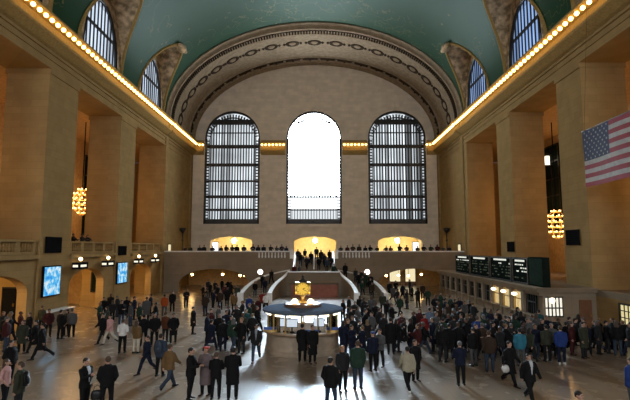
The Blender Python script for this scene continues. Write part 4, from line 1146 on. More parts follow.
    (None, -15.97, 37.58, 0, 120, 1.68, 'wait', 'puffer', 'charcoal', 'denim', 'short', 'greyhair', 'tan', 'black', 'sixth from the left of the crowd by the left passage, charcoal padded jacket', None),
    (None, -13.84, 33.31, 0, 45, 1.8, 'hold', 'jacket', 'black', 'denim', 'short', 'brown', 'fair', 'black', 'seventh from the left of the crowd by the left passage, black jacket', None),
    (None, -15.03, 37.06, 0, 15, 1.71, 'stride', 'coat', 'black', 'black', 'short', 'black', 'dark', 'black', 'eighth from the left of the crowd by the left passage, black coat', None),
    (None, -13.21, 33.31, 0, 315, 1.66, 'stand', 'jacket', 'grey', 'denim', 'long', 'black', 'tan', 'black', 'ninth from the left of the crowd by the left passage, grey jacket', None),
    (None, -14.01, 36.05, 0, 105, 1.77, 'stand', 'jacket', 'navy', 'navy', 'short', 'black', 'fair', 'black', 'tenth from the left of the crowd by the left passage, navy jacket', None),
    (None, -12.26, 32.5, 0, 90, 1.71, 'wait', 'puffer', 'green', 'black', 'long', 'fairhair', 'fair', 'black', 'eleventh from the left of the crowd by the left passage, green padded jacket', None),
    (None, -12.74, 35.09, 0, 195, 1.84, 'stand', 'coat', 'grey', 'navy', 'short', 'brown', 'tan', 'black', 'twelfth from the left of the crowd by the left passage, grey coat', None),
    (None, -13.54, 38.14, 0, 285, 1.75, 'stand', 'jacket', 'navy', 'black', 'short', 'brown', 'fair', 'black', 'thirteenth from the left of the crowd by the left passage, navy jacket', None),
    (None, -11.45, 33.33, 0, 285, 1.68, 'walk', 'jacket', 'black', 'navy', 'short', 'black', 'dark', 'black', 'last from the left of the crowd by the left passage, black jacket', None),
    (None, -11.89, 48.81, 0, 300, 1.66, 'phone', 'jacket', 'black', 'black', 'short', 'fairhair', 'tan', 'black', 'first from the left of the crowd under the left arch, black jacket', None),
    (None, -9.11, 38.17, 0, 225, 1.8, 'wait', 'jacket', 'brown', 'navy', 'short', 'fairhair', 'dark', 'black', 'second from the left of the crowd under the left arch, brown jacket', None),
    (None, -10.58, 44.65, 0, 285, 1.66, 'wait', 'coat', 'black', 'black', 'short', 'black', 'fair', 'black', 'third from the left of the crowd under the left arch, black coat', None),
    (None, -13.11, 56.16, 0, 30, 1.7, 'stand', 'coat', 'charcoal', 'navy', 'short', 'fairhair', 'fair', 'black', 'fourth from the left of the crowd under the left arch, charcoal coat', None),
    (None, -11.84, 51.71, 0, 330, 1.69, 'hold', 'jacket', 'black', 'charcoal', 'short', 'greyhair', 'dark', 'black', 'fifth from the left of the crowd under the left arch, black jacket', None),
    (None, -9.59, 43.19, 0, 60, 1.65, 'phone', 'jacket', 'navy', 'black', 'long', 'black', 'fair', 'black', 'sixth from the left of the crowd under the left arch, navy jacket', None),
    (None, -12.01, 54.98, 0, 30, 1.66, 'hold', 'jacket', 'charcoal', 'black', 'long', 'black', 'fair', 'black', 'seventh from the left of the crowd under the left arch, charcoal jacket', None),
    (None, -10.25, 47.93, 0, 240, 1.74, 'wait', 'jacket', 'black', 'black', 'short', 'brown', 'fair', 'black', 'eighth from the left of the crowd under the left arch, black jacket', None),
    (None, -8.67, 41.82, 0, 345, 1.77, 'phone', 'jacket', 'brown', 'navy', 'short', 'greyhair', 'fair', 'black', 'ninth from the left of the crowd under the left arch, brown jacket', None),
    (None, -11.44, 56.17, 0, 135, 1.83, 'stand', 'jacket', 'black', 'navy', 'short', 'greyhair', 'fair', 'black', 'tenth from the left of the crowd under the left arch, black jacket', None),
    (None, -9.91, 49.75, 0, 30, 1.62, 'phone', 'jacket', 'maroon', 'charcoal', 'short', 'black', 'tan', 'black', 'eleventh from the left of the crowd under the left arch, maroon jacket', None),
    (None, -8.6, 44.67, 0, 30, 1.76, 'stand', 'coat', 'black', 'black', 'short', 'brown', 'dark', 'black', 'twelfth from the left of the crowd under the left arch, black coat', None),
    (None, -10.73, 56.17, 0, 315, 1.69, 'phone', 'puffer', 'black', 'denim', 'short', 'fairhair', 'fair', 'black', 'thirteenth from the left of the crowd under the left arch, black padded jacket', None),
    (None, -9.54, 51.73, 0, 120, 1.81, 'stride', 'jacket', 'black', 'black', 'long', 'black', 'tan', 'black', 'fourteenth from the left of the crowd under the left arch, black jacket', None),
    (None, -8.07, 47.08, 0, 210, 1.8, 'stand', 'coat', 'olive', 'denim', 'short', 'brown', 'fair', 'black', 'last from the left of the crowd under the left arch, olive coat', None),
    (None, -6.21, 26.66, 0, 105, 1.83, 'stand', 'jacket', 'navy', 'black', 'short', 'black', 'dark', 'black', 'first from the left of the knot left of the booth, navy jacket', None),
    (None, -6.52, 28.98, 0, 60, 1.76, 'wait', 'coat', 'maroon', 'black', 'short', 'brown', 'fair', 'black', 'second from the left of the knot left of the booth, maroon coat', None),
    (None, -5.69, 25.39, 0, 150, 1.7, 'walk', 'coat', 'navy', 'navy', 'short', 'black', 'fair', 'black', 'third from the left of the knot left of the booth, navy coat', None),
    (None, -6.38, 30.3, 0, 270, 1.82, 'wait', 'jacket', 'grey', 'black', 'short', 'black', 'fair', 'black', 'fourth from the left of the knot left of the booth, grey jacket', None),
    (None, -5.6, 26.93, 0, 30, 1.83, 'walk', 'puffer', 'black', 'charcoal', 'short', 'greyhair', 'fair', 'black', 'fifth from the left of the knot left of the booth, black padded jacket', None),
    (None, -5.07, 25.42, 0, 195, 1.69, 'phone', 'puffer', 'black', 'navy', 'short', 'black', 'dark', 'black', 'sixth from the left of the knot left of the booth, black padded jacket', None),
    (None, -5.48, 28.37, 0, 30, 1.8, 'walk', 'coat', 'navy', 'denim', 'short', 'brown', 'fair', 'black', 'seventh from the left of the knot left of the booth, navy coat', None),
    (None, -6.02, 31.76, 0, 270, 1.6, 'wait', 'jacket', 'charcoal', 'charcoal', 'short', 'greyhair', 'dark', 'black', 'eighth from the left of the knot left of the booth, charcoal jacket', None),
    (None, -4.82, 26.4, 0, 60, 1.79, 'stride', 'jacket', 'green', 'black', 'short', 'black', 'fair', 'black', 'ninth from the left of the knot left of the booth, green jacket', None),
    (None, -4.48, 25.23, 0, 165, 1.83, 'stride', 'jacket', 'green', 'denim', 'long', 'greyhair', 'fair', 'black', 'tenth from the left of the knot left of the booth, green jacket', None),
    (None, -5.29, 30.66, 0, 0, 1.78, 'phone', 'puffer', 'charcoal', 'charcoal', 'short', 'greyhair', 'fair', 'black', 'eleventh from the left of the knot left of the booth, charcoal padded jacket', None),
    (None, -4.01, 24.84, 0, 330, 1.83, 'phone', 'jacket', 'black', 'charcoal', 'short', 'fairhair', 'fair', 'black', 'twelfth from the left of the knot left of the booth, black jacket', None),
    (None, -4.4, 27.77, 0, 345, 1.69, 'hold', 'coat', 'olive', 'black', 'short', 'brown', 'dark', 'black', 'last from the left of the knot left of the booth, olive coat', None),
    (None, -5.34, 33.37, 0, 270, 1.76, 'phone', 'coat', 'charcoal', 'black', 'short', 'fairhair', 'tan', 'black', 'first from the left close beside the booth on the left, charcoal coat', None),
    (None, -4.56, 31.39, 0, 300, 1.82, 'stand', 'coat', 'green', 'black', 'short', 'greyhair', 'fair', 'black', 'second from the left close beside the booth on the left, green coat', None),
    (None, -3.87, 28.09, 0, 150, 1.66, 'stride', 'puffer', 'charcoal', 'black', 'short', 'fairhair', 'fair', 'black', 'third from the left close beside the booth on the left, charcoal padded jacket', None),
    (None, -4.69, 34.23, 0, 150, 1.73, 'walk', 'jacket', 'brown', 'black', 'short', 'brown', 'dark', 'black', 'fourth from the left close beside the booth on the left, brown jacket', None),
    (None, -3.98, 31.03, 0, 75, 1.73, 'stride', 'jacket', 'black', 'black', 'short', 'black', 'fair', 'black', 'fifth from the left close beside the booth on the left, black jacket', None),
    (None, -4.51, 35.62, 0, 315, 1.77, 'hold', 'jacket', 'maroon', 'denim', 'long', 'fairhair', 'fair', 'black', 'last from the left close beside the booth on the left, maroon jacket', None),
    (None, 1.89, 26.28, 0, 345, 1.73, 'wait', 'puffer', 'charcoal', 'denim', 'long', 'brown', 'tan', 'black', 'first from the left of the group touching the booth on the right, charcoal padded jacket', None),
    (None, 1.29, 24.09, 0, 135, 1.8, 'phone', 'coat', 'navy', 'navy', 'long', 'black', 'tan', 'black', 'second from the left of the group touching the booth on the right, navy coat', None),
    (None, 1.7, 28.11, 0, 240, 1.6, 'hold', 'jacket', 'maroon', 'navy', 'long', 'black', 'fair', 'black', 'third from the left of the group touching the booth on the right, maroon jacket', None),
    (None, 1.62, 25.62, 0, 45, 1.72, 'stride', 'jacket', 'black', 'navy', 'long', 'fairhair', 'fair', 'black', 'fourth from the left of the group touching the booth on the right, black jacket', None),
    (None, 2.1, 30.36, 0, 120, 1.66, 'hold', 'jacket', 'black', 'navy', 'short', 'brown', 'fair', 'black', 'fifth from the left of the group touching the booth on the right, black jacket', None),
    (None, 1.67, 23.6, 0, 45, 1.65, 'phone', 'puffer', 'navy', 'navy', 'long', 'brown', 'fair', 'black', 'sixth from the left of the group touching the booth on the right, navy padded jacket', None),
    (None, 2.24, 25.61, 0, 60, 1.65, 'stride', 'jacket', 'charcoal', 'black', 'short', 'black', 'tan', 'black', 'seventh from the left of the group touching the booth on the right, charcoal jacket', None),
    (None, 2.21, 23.9, 0, 225, 1.63, 'stride', 'coat', 'navy', 'charcoal', 'short', 'fairhair', 'fair', 'black', 'eighth from the left of the group touching the booth on the right, navy coat', None),
    (None, 2.68, 26.06, 0, 195, 1.61, 'stride', 'coat', 'charcoal', 'black', 'long', 'fairhair', 'dark', 'black', 'last from the left of the group touching the booth on the right, charcoal coat', None),
    (None, 1.85, 35.19, 0, 300, 1.65, 'wait', 'jacket', 'black', 'black', 'long', 'fairhair', 'fair', 'black', 'first from the left of the throng below the right stairs, black jacket', None),
    (None, 2.42, 37.17, 0, 285, 1.68, 'wait', 'coat', 'charcoal', 'charcoal', 'short', 'brown', 'fair', 'black', 'second from the left of the throng below the right stairs, charcoal coat', None),
    (None, 2.66, 34.28, 0, 345, 1.62, 'hold', 'jacket', 'charcoal', 'black', 'short', 'black', 'fair', 'black', 'third from the left of the throng below the right stairs, charcoal jacket', None),
    (None, 2.64, 31.44, 0, 90, 1.7, 'stride', 'puffer', 'grey', 'denim', 'long', 'black', 'fair', 'black', 'fourth from the left of the throng below the right stairs, grey padded jacket', None),
    (None, 3.38, 38.25, 0, 165, 1.63, 'phone', 'jacket', 'black', 'denim', 'long', 'brown', 'tan', 'black', 'fifth from the left of the throng below the right stairs, black jacket', None),
    (None, 3.4, 35.2, 0, 15, 1.78, 'phone', 'jacket', 'charcoal', 'navy', 'short', 'black', 'dark', 'black', 'sixth from the left of the throng below the right stairs, charcoal jacket', None),
    (None, 2.92, 29.04, 0, 75, 1.8, 'walk', 'jacket', 'black', 'black', 'short', 'black', 'fair', 'black', 'seventh from the left of the throng below the right stairs, black jacket', None),
    (None, 3.34, 31.82, 0, 150, 1.69, 'hold', 'jacket', 'black', 'navy', 'short', 'black', 'tan', 'black', 'eighth from the left of the throng below the right stairs, black jacket', None),
    (None, 3.11, 27.54, 0, 300, 1.77, 'wait', 'jacket', 'grey', 'denim', 'short', 'black', 'fair', 'black', 'ninth from the left of the throng below the right stairs, grey jacket', None),
    (None, 4.1, 36.16, 0, 180, 1.82, 'phone', 'puffer', 'grey', 'charcoal', 'long', 'brown', 'fair', 'black', 'tenth from the left of the throng below the right stairs, grey padded jacket', None),
    (None, 3.97, 32.6, 0, 330, 1.81, 'stride', 'jacket', 'black', 'black', 'short', 'black', 'dark', 'black', 'eleventh from the left of the throng below the right stairs, black jacket', None),
    (None, 3.86, 29.69, 0, 120, 1.82, 'stride', 'jacket', 'charcoal', 'denim', 'short', 'brown', 'fair', 'black', 'twelfth from the left of the throng below the right stairs, charcoal jacket', None),
    (None, 5.39, 39.41, 0, 165, 1.78, 'wait', 'jacket', 'olive', 'charcoal', 'long', 'greyhair', 'dark', 'black', 'thirteenth from the left of the throng below the right stairs, olive jacket', None),
    (None, 3.76, 27.27, 0, 135, 1.71, 'stand', 'coat', 'charcoal', 'black', 'short', 'brown', 'tan', 'black', 'fourteenth from the left of the throng below the right stairs, charcoal coat', None),
    (None, 5.18, 35.21, 0, 150, 1.65, 'hold', 'jacket', 'black', 'charcoal', 'long', 'brown', 'fair', 'black', 'fifteenth from the left of the throng below the right stairs, black jacket', None),
    (None, 4.94, 31.83, 0, 90, 1.77, 'hold', 'puffer', 'black', 'denim', 'short', 'greyhair', 'fair', 'black', 'last from the left of the throng below the right stairs, black padded jacket', None),
    (None, 4.16, 25.22, 0, 120, 1.71, 'phone', 'jacket', 'black', 'black', 'long', 'black', 'fair', 'black', 'first from the left of the walkers right of the tall coat, black jacket', None),
    (None, 4.66, 25.95, 0, 120, 1.66, 'walk', 'coat', 'charcoal', 'navy', 'short', 'black', 'dark', 'black', 'second from the left of the walkers right of the tall coat, charcoal coat', None),
    (None, 4.89, 25.22, 0, 255, 1.74, 'stand', 'coat', 'black', 'navy', 'long', 'black', 'dark', 'black', 'third from the left of the walkers right of the tall coat, black coat', None),
    (None, 5.59, 27.85, 0, 255, 1.75, 'stand', 'puffer', 'black', 'navy', 'short', 'brown', 'dark', 'black', 'fourth from the left of the walkers right of the tall coat, black padded jacket', None),
    (None, 4.98, 23.88, 0, 285, 1.67, 'phone', 'puffer', 'maroon', 'charcoal', 'long', 'brown', 'tan', 'black', 'fifth from the left of the walkers right of the tall coat, maroon padded jacket', None),
    (None, 6.27, 29.38, 0, 315, 1.77, 'walk', 'coat', 'maroon', 'charcoal', 'long', 'brown', 'fair', 'black', 'sixth from the left of the walkers right of the tall coat, maroon coat', None),
    (None, 5.47, 24.76, 0, 75, 1.7, 'stride', 'jacket', 'black', 'denim', 'short', 'greyhair', 'dark', 'black', 'last from the left of the walkers right of the tall coat, black jacket', None),
    (None, 7.88, 51.84, 0, 345, 1.83, 'stand', 'coat', 'black', 'navy', 'short', 'fairhair', 'fair', 'black', 'first from the left of the crowd under the right arch, black coat', None),
    (None, 7.6, 48.04, 0, 15, 1.73, 'stride', 'coat', 'grey', 'navy', 'short', 'black', 'dark', 'black', 'second from the left of the crowd under the right arch, grey coat', None),
    (None, 8.9, 53.98, 0, 15, 1.75, 'hold', 'jacket', 'black', 'denim', 'long', 'black', 'fair', 'black', 'third from the left of the crowd under the right arch, black jacket', None),
    (None, 7.42, 44.02, 0, 45, 1.69, 'wait', 'jacket', 'charcoal', 'charcoal', 'long', 'black', 'dark', 'black', 'fourth from the left of the crowd under the right arch, charcoal jacket', None),
    (None, 6.6, 38.27, 0, 315, 1.7, 'stride', 'jacket', 'green', 'charcoal', 'long', 'fairhair', 'fair', 'black', 'fifth from the left of the crowd under the right arch, green jacket', None),
    (None, 9.13, 50.84, 0, 45, 1.72, 'walk', 'coat', 'navy', 'black', 'short', 'brown', 'tan', 'black', 'sixth from the left of the crowd under the right arch, navy coat', None),
    (None, 7.99, 42.6, 0, 270, 1.77, 'wait', 'coat', 'charcoal', 'denim', 'long', 'greyhair', 'tan', 'black', 'seventh from the left of the crowd under the right arch, charcoal coat', None),
    (None, 10.72, 55.13, 0, 90, 1.81, 'stand', 'jacket', 'charcoal', 'black', 'long', 'greyhair', 'fair', 'black', 'eighth from the left of the crowd under the right arch, charcoal jacket', None),
    (None, 9.71, 48.95, 0, 285, 1.61, 'wait', 'coat', 'black', 'charcoal', 'short', 'black', 'tan', 'black', 'ninth from the left of the crowd under the right arch, black coat', None),
    (None, 9.13, 43.31, 0, 300, 1.84, 'hold', 'jacket', 'black', 'black', 'long', 'black', 'dark', 'black', 'tenth from the left of the crowd under the right arch, black jacket', None),
    (None, 11.27, 50.86, 0, 345, 1.63, 'stand', 'jacket', 'brown', 'charcoal', 'short', 'brown', 'fair', 'black', 'eleventh from the left of the crowd under the right arch, brown jacket', None),
    (None, 10.39, 44.79, 0, 345, 1.66, 'wait', 'jacket', 'green', 'black', 'short', 'brown', 'tan', 'black', 'last from the left of the crowd under the right arch, green jacket', None),
    (None, 9.23, 37.21, 0, 0, 1.78, 'wait', 'coat', 'black', 'denim', 'short', 'brown', 'dark', 'black', 'first from the left of the far queue beside the ticket office, black coat', None),
    (None, 8.49, 33.45, 0, 60, 1.73, 'hold', 'jacket', 'brown', 'black', 'short', 'brown', 'dark', 'black', 'second from the left of the far queue beside the ticket office, brown jacket', None),
    (None, 10.21, 39.44, 0, 90, 1.82, 'phone', 'coat', 'green', 'black', 'short', 'brown', 'fair', 'black', 'third from the left of the far queue beside the ticket office, green coat', None),
    (None, 9.74, 36.2, 0, 90, 1.69, 'stride', 'puffer', 'navy', 'charcoal', 'short', 'black', 'tan', 'black', 'fourth from the left of the far queue beside the ticket office, navy padded jacket', None),
    (None, 8.9, 32.64, 0, 0, 1.74, 'stride', 'jacket', 'brown', 'charcoal', 'long', 'brown', 'tan', 'black', 'fifth from the left of the far queue beside the ticket office, brown jacket', None),
    (None, 10.71, 38.3, 0, 90, 1.7, 'stride', 'jacket', 'green', 'charcoal', 'short', 'brown', 'fair', 'black', 'sixth from the left of the far queue beside the ticket office, green jacket', None),
    (None, 10.14, 35.24, 0, 180, 1.69, 'hold', 'coat', 'black', 'charcoal', 'short', 'brown', 'fair', 'black', 'seventh from the left of the far queue beside the ticket office, black coat', None),
    (None, 9.4, 32.24, 0, 0, 1.64, 'stand', 'puffer', 'brown', 'denim', 'short', 'fairhair', 'dark', 'black', 'eighth from the left of the far queue beside the ticket office, brown padded jacket', None),
    (None, 11.11, 37.22, 0, 0, 1.64, 'walk', 'jacket', 'navy', 'black', 'long', 'black', 'fair', 'black', 'ninth from the left of the far queue beside the ticket office, navy jacket', None),
    (None, 10.59, 34.33, 0, 0, 1.62, 'stand', 'jacket', 'grey', 'denim', 'long', 'brown', 'tan', 'black', 'tenth from the left of the far queue beside the ticket office, grey jacket', None),
    (None, 11.25, 35.25, 0, 180, 1.63, 'stride', 'coat', 'black', 'black', 'short', 'greyhair', 'dark', 'black', 'eleventh from the left of the far queue beside the ticket office, black coat', None),
    (None, 10.55, 32.25, 0, 120, 1.78, 'hold', 'coat', 'charcoal', 'black', 'short', 'fairhair', 'tan', 'black', 'last from the left of the far queue beside the ticket office, charcoal coat', None),
    (None, 6.05, 25.23, 0, 255, 1.79, 'stand', 'coat', 'navy', 'black', 'short', 'brown', 'fair', 'black', 'first from the left of the dark mass behind the guard, navy coat', None),
    (None, 6.79, 27.29, 0, 30, 1.81, 'phone', 'coat', 'grey', 'charcoal', 'short', 'brown', 'fair', 'black', 'second from the left of the dark mass behind the guard, grey coat', None),
    (None, 7.47, 29.72, 0, 195, 1.82, 'wait', 'coat', 'brown', 'black', 'short', 'brown', 'fair', 'black', 'third from the left of the dark mass behind the guard, brown coat', None),
    (None, 6.24, 24.32, 0, 180, 1.7, 'walk', 'coat', 'olive', 'black', 'short', 'black', 'tan', 'black', 'fourth from the left of the dark mass behind the guard, olive coat', None),
    (None, 6.0, 23.07, 0, 135, 1.76, 'wait', 'puffer', 'black', 'charcoal', 'long', 'black', 'fair', 'black', 'fifth from the left of the dark mass behind the guard, black padded jacket', None),
    (None, 6.9, 26.22, 0, 150, 1.63, 'wait', 'jacket', 'green', 'denim', 'short', 'black', 'tan', 'black', 'sixth from the left of the dark mass behind the guard, green jacket', None),
    (None, 7.73, 29.13, 0, 225, 1.74, 'wait', 'jacket', 'charcoal', 'black', 'long', 'greyhair', 'dark', 'black', 'seventh from the left of the dark mass behind the guard, charcoal jacket', None),
    (None, 7.39, 27.02, 0, 300, 1.73, 'phone', 'coat', 'black', 'navy', 'short', 'brown', 'dark', 'black', 'eighth from the left of the dark mass behind the guard, black coat', None),
    (None, 8.18, 28.7, 0, 255, 1.79, 'stand', 'puffer', 'charcoal', 'navy', 'short', 'greyhair', 'dark', 'black', 'ninth from the left of the dark mass behind the guard, charcoal padded jacket', None),
    (None, 7.35, 25.72, 0, 180, 1.83, 'phone', 'puffer', 'charcoal', 'black', 'short', 'black', 'tan', 'black', 'tenth from the left of the dark mass behind the guard, charcoal padded jacket', None),
    (None, 7.08, 24.11, 0, 165, 1.71, 'wait', 'coat', 'black', 'black', 'short', 'brown', 'dark', 'black', 'eleventh from the left of the dark mass behind the guard, black coat', None),
    (None, 8.8, 29.4, 0, 120, 1.82, 'phone', 'puffer', 'black', 'black', 'short', 'black', 'fair', 'black', 'twelfth from the left of the dark mass behind the guard, black padded jacket', None),
    (None, 8.05, 26.75, 0, 270, 1.78, 'stand', 'jacket', 'charcoal', 'denim', 'short', 'black', 'fair', 'black', 'thirteenth from the left of the dark mass behind the guard, charcoal jacket', None),
    (None, 7.85, 25.24, 0, 285, 1.77, 'stand', 'jacket', 'black', 'black', 'short', 'brown', 'dark', 'black', 'fourteenth from the left of the dark mass behind the guard, black jacket', None),
    (None, 8.83, 28.16, 0, 135, 1.6, 'wait', 'jacket', 'green', 'denim', 'long', 'fairhair', 'dark', 'black', 'last from the left of the dark mass behind the guard, green jacket', None),
    (None, 8.69, 27.02, 0, 15, 1.73, 'phone', 'coat', 'charcoal', 'black', 'short', 'black', 'dark', 'black', 'first from the left of the dark mass before the ticket windows, charcoal coat', None),
    (None, 7.77, 23.48, 0, 30, 1.73, 'hold', 'coat', 'black', 'charcoal', 'short', 'brown', 'fair', 'black', 'second from the left of the dark mass before the ticket windows, black coat', None),
    (None, 8.29, 24.11, 0, 180, 1.76, 'stride', 'jacket', 'brown', 'black', 'short', 'greyhair', 'fair', 'black', 'third from the left of the dark mass before the ticket windows, brown jacket', None),
    (None, 9.47, 27.3, 0, 225, 1.66, 'phone', 'jacket', 'green', 'navy', 'long', 'greyhair', 'fair', 'black', 'fourth from the left of the dark mass before the ticket windows, green jacket', None),
    (None, 10.45, 29.74, 0, 135, 1.75, 'phone', 'jacket', 'green', 'black', 'long', 'black', 'tan', 'black', 'fifth from the left of the dark mass before the ticket windows, green jacket', None),
    (None, 9.22, 25.73, 0, 120, 1.65, 'hold', 'puffer', 'navy', 'denim', 'long', 'black', 'fair', 'black', 'sixth from the left of the dark mass before the ticket windows, navy padded jacket', None),
    (None, 10.47, 28.78, 0, 345, 1.75, 'hold', 'coat', 'navy', 'charcoal', 'long', 'brown', 'dark', 'black', 'seventh from the left of the dark mass before the ticket windows, navy coat', None),
    (None, 8.92, 24.34, 0, 60, 1.76, 'stride', 'jacket', 'black', 'black', 'long', 'black', 'fair', 'black', 'eighth from the left of the dark mass before the ticket windows, black jacket', None),
    (None, 10.0, 26.76, 0, 270, 1.77, 'stand', 'jacket', 'black', 'navy', 'short', 'brown', 'fair', 'black', 'ninth from the left of the dark mass before the ticket windows, black jacket', None),
    (None, 11.14, 29.41, 0, 30, 1.68, 'hold', 'jacket', 'black', 'black', 'short', 'brown', 'fair', 'black', 'tenth from the left of the dark mass before the ticket windows, black jacket', None),
    (None, 8.79, 23.09, 0, 195, 1.75, 'stride', 'jacket', 'charcoal', 'navy', 'short', 'brown', 'dark', 'black', 'eleventh from the left of the dark mass before the ticket windows, charcoal jacket', None),
    (None, 9.74, 25.25, 0, 120, 1.68, 'walk', 'jacket', 'navy', 'denim', 'long', 'black', 'tan', 'black', 'twelfth from the left of the dark mass before the ticket windows, navy jacket', None),
    (None, 10.61, 27.04, 0, 240, 1.68, 'walk', 'jacket', 'green', 'denim', 'short', 'black', 'fair', 'black', 'thirteenth from the left of the dark mass before the ticket windows, green jacket', None),
    (None, 9.41, 23.91, 0, 105, 1.68, 'phone', 'coat', 'black', 'denim', 'short', 'fairhair', 'fair', 'black', 'fourteenth from the left of the dark mass before the ticket windows, black coat', None),
    (None, 10.31, 25.74, 0, 300, 1.76, 'stand', 'jacket', 'charcoal', 'black', 'long', 'black', 'fair', 'black', 'last from the left of the dark mass before the ticket windows, charcoal jacket', None),
    (None, 9.86, 24.34, 0, 150, 1.68, 'walk', 'puffer', 'charcoal', 'denim', 'short', 'greyhair', 'tan', 'black', 'first from the left of the crowd at the office corner, charcoal padded jacket', None),
    (None, 10.88, 26.3, 0, 105, 1.82, 'phone', 'jacket', 'green', 'navy', 'long', 'black', 'fair', 'black', 'second from the left of the crowd at the office corner, green jacket', None),
    (None, 12.37, 29.42, 0, 45, 1.82, 'stand', 'jacket', 'charcoal', 'charcoal', 'long', 'black', 'tan', 'black', 'third from the left of the crowd at the office corner, charcoal jacket', None),
    (None, 10.48, 24.35, 0, 75, 1.74, 'stand', 'jacket', 'brown', 'denim', 'short', 'black', 'dark', 'black', 'fourth from the left of the crowd at the office corner, brown jacket', None),
    (None, 12.05, 28.26, 0, 135, 1.78, 'stride', 'puffer', 'black', 'black', 'long', 'black', 'dark', 'black', 'fifth from the left of the crowd at the office corner, black padded jacket', None),
    (None, 11.4, 25.95, 0, 15, 1.63, 'hold', 'jacket', 'black', 'black', 'short', 'brown', 'fair', 'black', 'sixth from the left of the crowd at the office corner, black jacket', None),
    (None, 10.23, 23.1, 0, 120, 1.66, 'walk', 'jacket', 'olive', 'charcoal', 'long', 'black', 'fair', 'black', 'seventh from the left of the crowd at the office corner, olive jacket', None),
    (None, 12.49, 27.81, 0, 285, 1.62, 'walk', 'coat', 'black', 'black', 'short', 'brown', 'dark', 'black', 'eighth from the left of the crowd at the office corner, black coat', None),
    (None, 11.27, 25.26, 0, 195, 1.8, 'stand', 'coat', 'grey', 'navy', 'short', 'greyhair', 'fair', 'black', 'ninth from the left of the crowd at the office corner, grey coat', None),
    (None, 10.81, 23.78, 0, 0, 1.68, 'stand', 'jacket', 'navy', 'denim', 'short', 'brown', 'tan', 'black', 'tenth from the left of the crowd at the office corner, navy jacket', None),
    (None, 12.29, 26.79, 0, 135, 1.81, 'stand', 'coat', 'grey', 'navy', 'long', 'brown', 'fair', 'black', 'eleventh from the left of the crowd at the office corner, grey coat', None),
    (None, 11.89, 25.27, 0, 15, 1.71, 'stand', 'puffer', 'black', 'black', 'long', 'brown', 'fair', 'black', 'twelfth from the left of the crowd at the office corner, black padded jacket', None),
    (None, 12.6, 26.25, 0, 345, 1.83, 'stride', 'coat', 'navy', 'navy', 'short', 'black', 'tan', 'black', 'thirteenth from the left of the crowd at the office corner, navy coat', None),
    (None, 11.7, 23.92, 0, 345, 1.7, 'stand', 'jacket', 'grey', 'black', 'short', 'greyhair', 'fair', 'black', 'last from the left of the crowd at the office corner, grey jacket', None),
    (None, 12.51, 25.27, 0, 270, 1.83, 'stand', 'jacket', 'black', 'black', 'short', 'fairhair', 'tan', 'black', 'first from the left of the row along the right wall, black jacket', None),
    (None, 13.25, 26.26, 0, 75, 1.62, 'hold', 'coat', 'charcoal', 'charcoal', 'short', 'brown', 'dark', 'black', 'second from the left of the row along the right wall, charcoal coat', None),
    (None, 13.13, 25.27, 0, 135, 1.61, 'walk', 'coat', 'black', 'denim', 'short', 'black', 'tan', 'black', 'third from the left of the row along the right wall, black coat', None),
    (None, 14.14, 26.79, 0, 90, 1.67, 'stride', 'puffer', 'navy', 'black', 'short', 'black', 'fair', 'black', 'fourth from the left of the row along the right wall, navy padded jacket', None),
    (None, 13.91, 25.76, 0, 75, 1.75, 'stride', 'coat', 'charcoal', 'charcoal', 'short', 'black', 'fair', 'black', 'fifth from the left of the row along the right wall, charcoal coat', None),
    (None, 14.79, 27.06, 0, 135, 1.77, 'walk', 'jacket', 'charcoal', 'black', 'long', 'black', 'tan', 'black', 'sixth from the left of the row along the right wall, charcoal jacket', None),
    (None, 14.49, 26.09, 0, 210, 1.7, 'wait', 'coat', 'grey', 'black', 'short', 'greyhair', 'fair', 'black', 'seventh from the left of the row along the right wall, grey coat', None),
    (None, 13.91, 24.82, 0, 345, 1.66, 'stride', 'jacket', 'navy', 'black', 'short', 'black', 'tan', 'black', 'eighth from the left of the row along the right wall, navy jacket', None),
    (None, 14.77, 25.54, 0, 240, 1.65, 'walk', 'coat', 'charcoal', 'denim', 'short', 'fairhair', 'fair', 'black', 'ninth from the left of the row along the right wall, charcoal coat', None),
    (None, 14.53, 24.79, 0, 30, 1.71, 'stand', 'coat', 'charcoal', 'black', 'long', 'greyhair', 'dark', 'black', 'tenth from the left of the row along the right wall, charcoal coat', None),
    (None, 15.38, 26.13, 0, 270, 1.67, 'walk', 'jacket', 'black', 'black', 'short', 'fairhair', 'dark', 'black', 'eleventh from the left of the row along the right wall, black jacket', None),
    (None, 15.11, 25.02, 0, 75, 1.67, 'phone', 'jacket', 'black', 'charcoal', 'short', 'black', 'fair', 'black', 'twelfth from the left of the row along the right wall, black jacket', None),
    (None, 15.89, 25.78, 0, 270, 1.69, 'hold', 'jacket', 'black', 'black', 'long', 'brown', 'fair', 'black', 'thirteenth from the left of the row along the right wall, black jacket', None),
    (None, 15.26, 24.42, 0, 150, 1.76, 'stand', 'jacket', 'black', 'denim', 'long', 'brown', 'tan', 'black', 'fourteenth from the left of the row along the right wall, black jacket', None),
    (None, 16.04, 25.18, 0, 195, 1.66, 'hold', 'jacket', 'black', 'black', 'short', 'fairhair', 'tan', 'black', 'fifteenth from the left of the row along the right wall, black jacket', None),
    (None, 15.87, 24.31, 0, 270, 1.74, 'walk', 'coat', 'charcoal', 'navy', 'long', 'black', 'fair', 'black', 'last from the left of the row along the right wall, charcoal coat', None),
    (None, -18.82, 28.28, 0, 75, 1.68, 'phone', 'jacket', 'charcoal', 'black', 'long', 'brown', 'fair', 'black', 'first from the left of the scattered people at far left, charcoal jacket', None),
    (None, -16.49, 25.08, 0, 120, 1.81, 'stand', 'puffer', 'maroon', 'denim', 'short', 'greyhair', 'fair', 'black', 'second from the left of the scattered people at far left, maroon padded jacket', None),
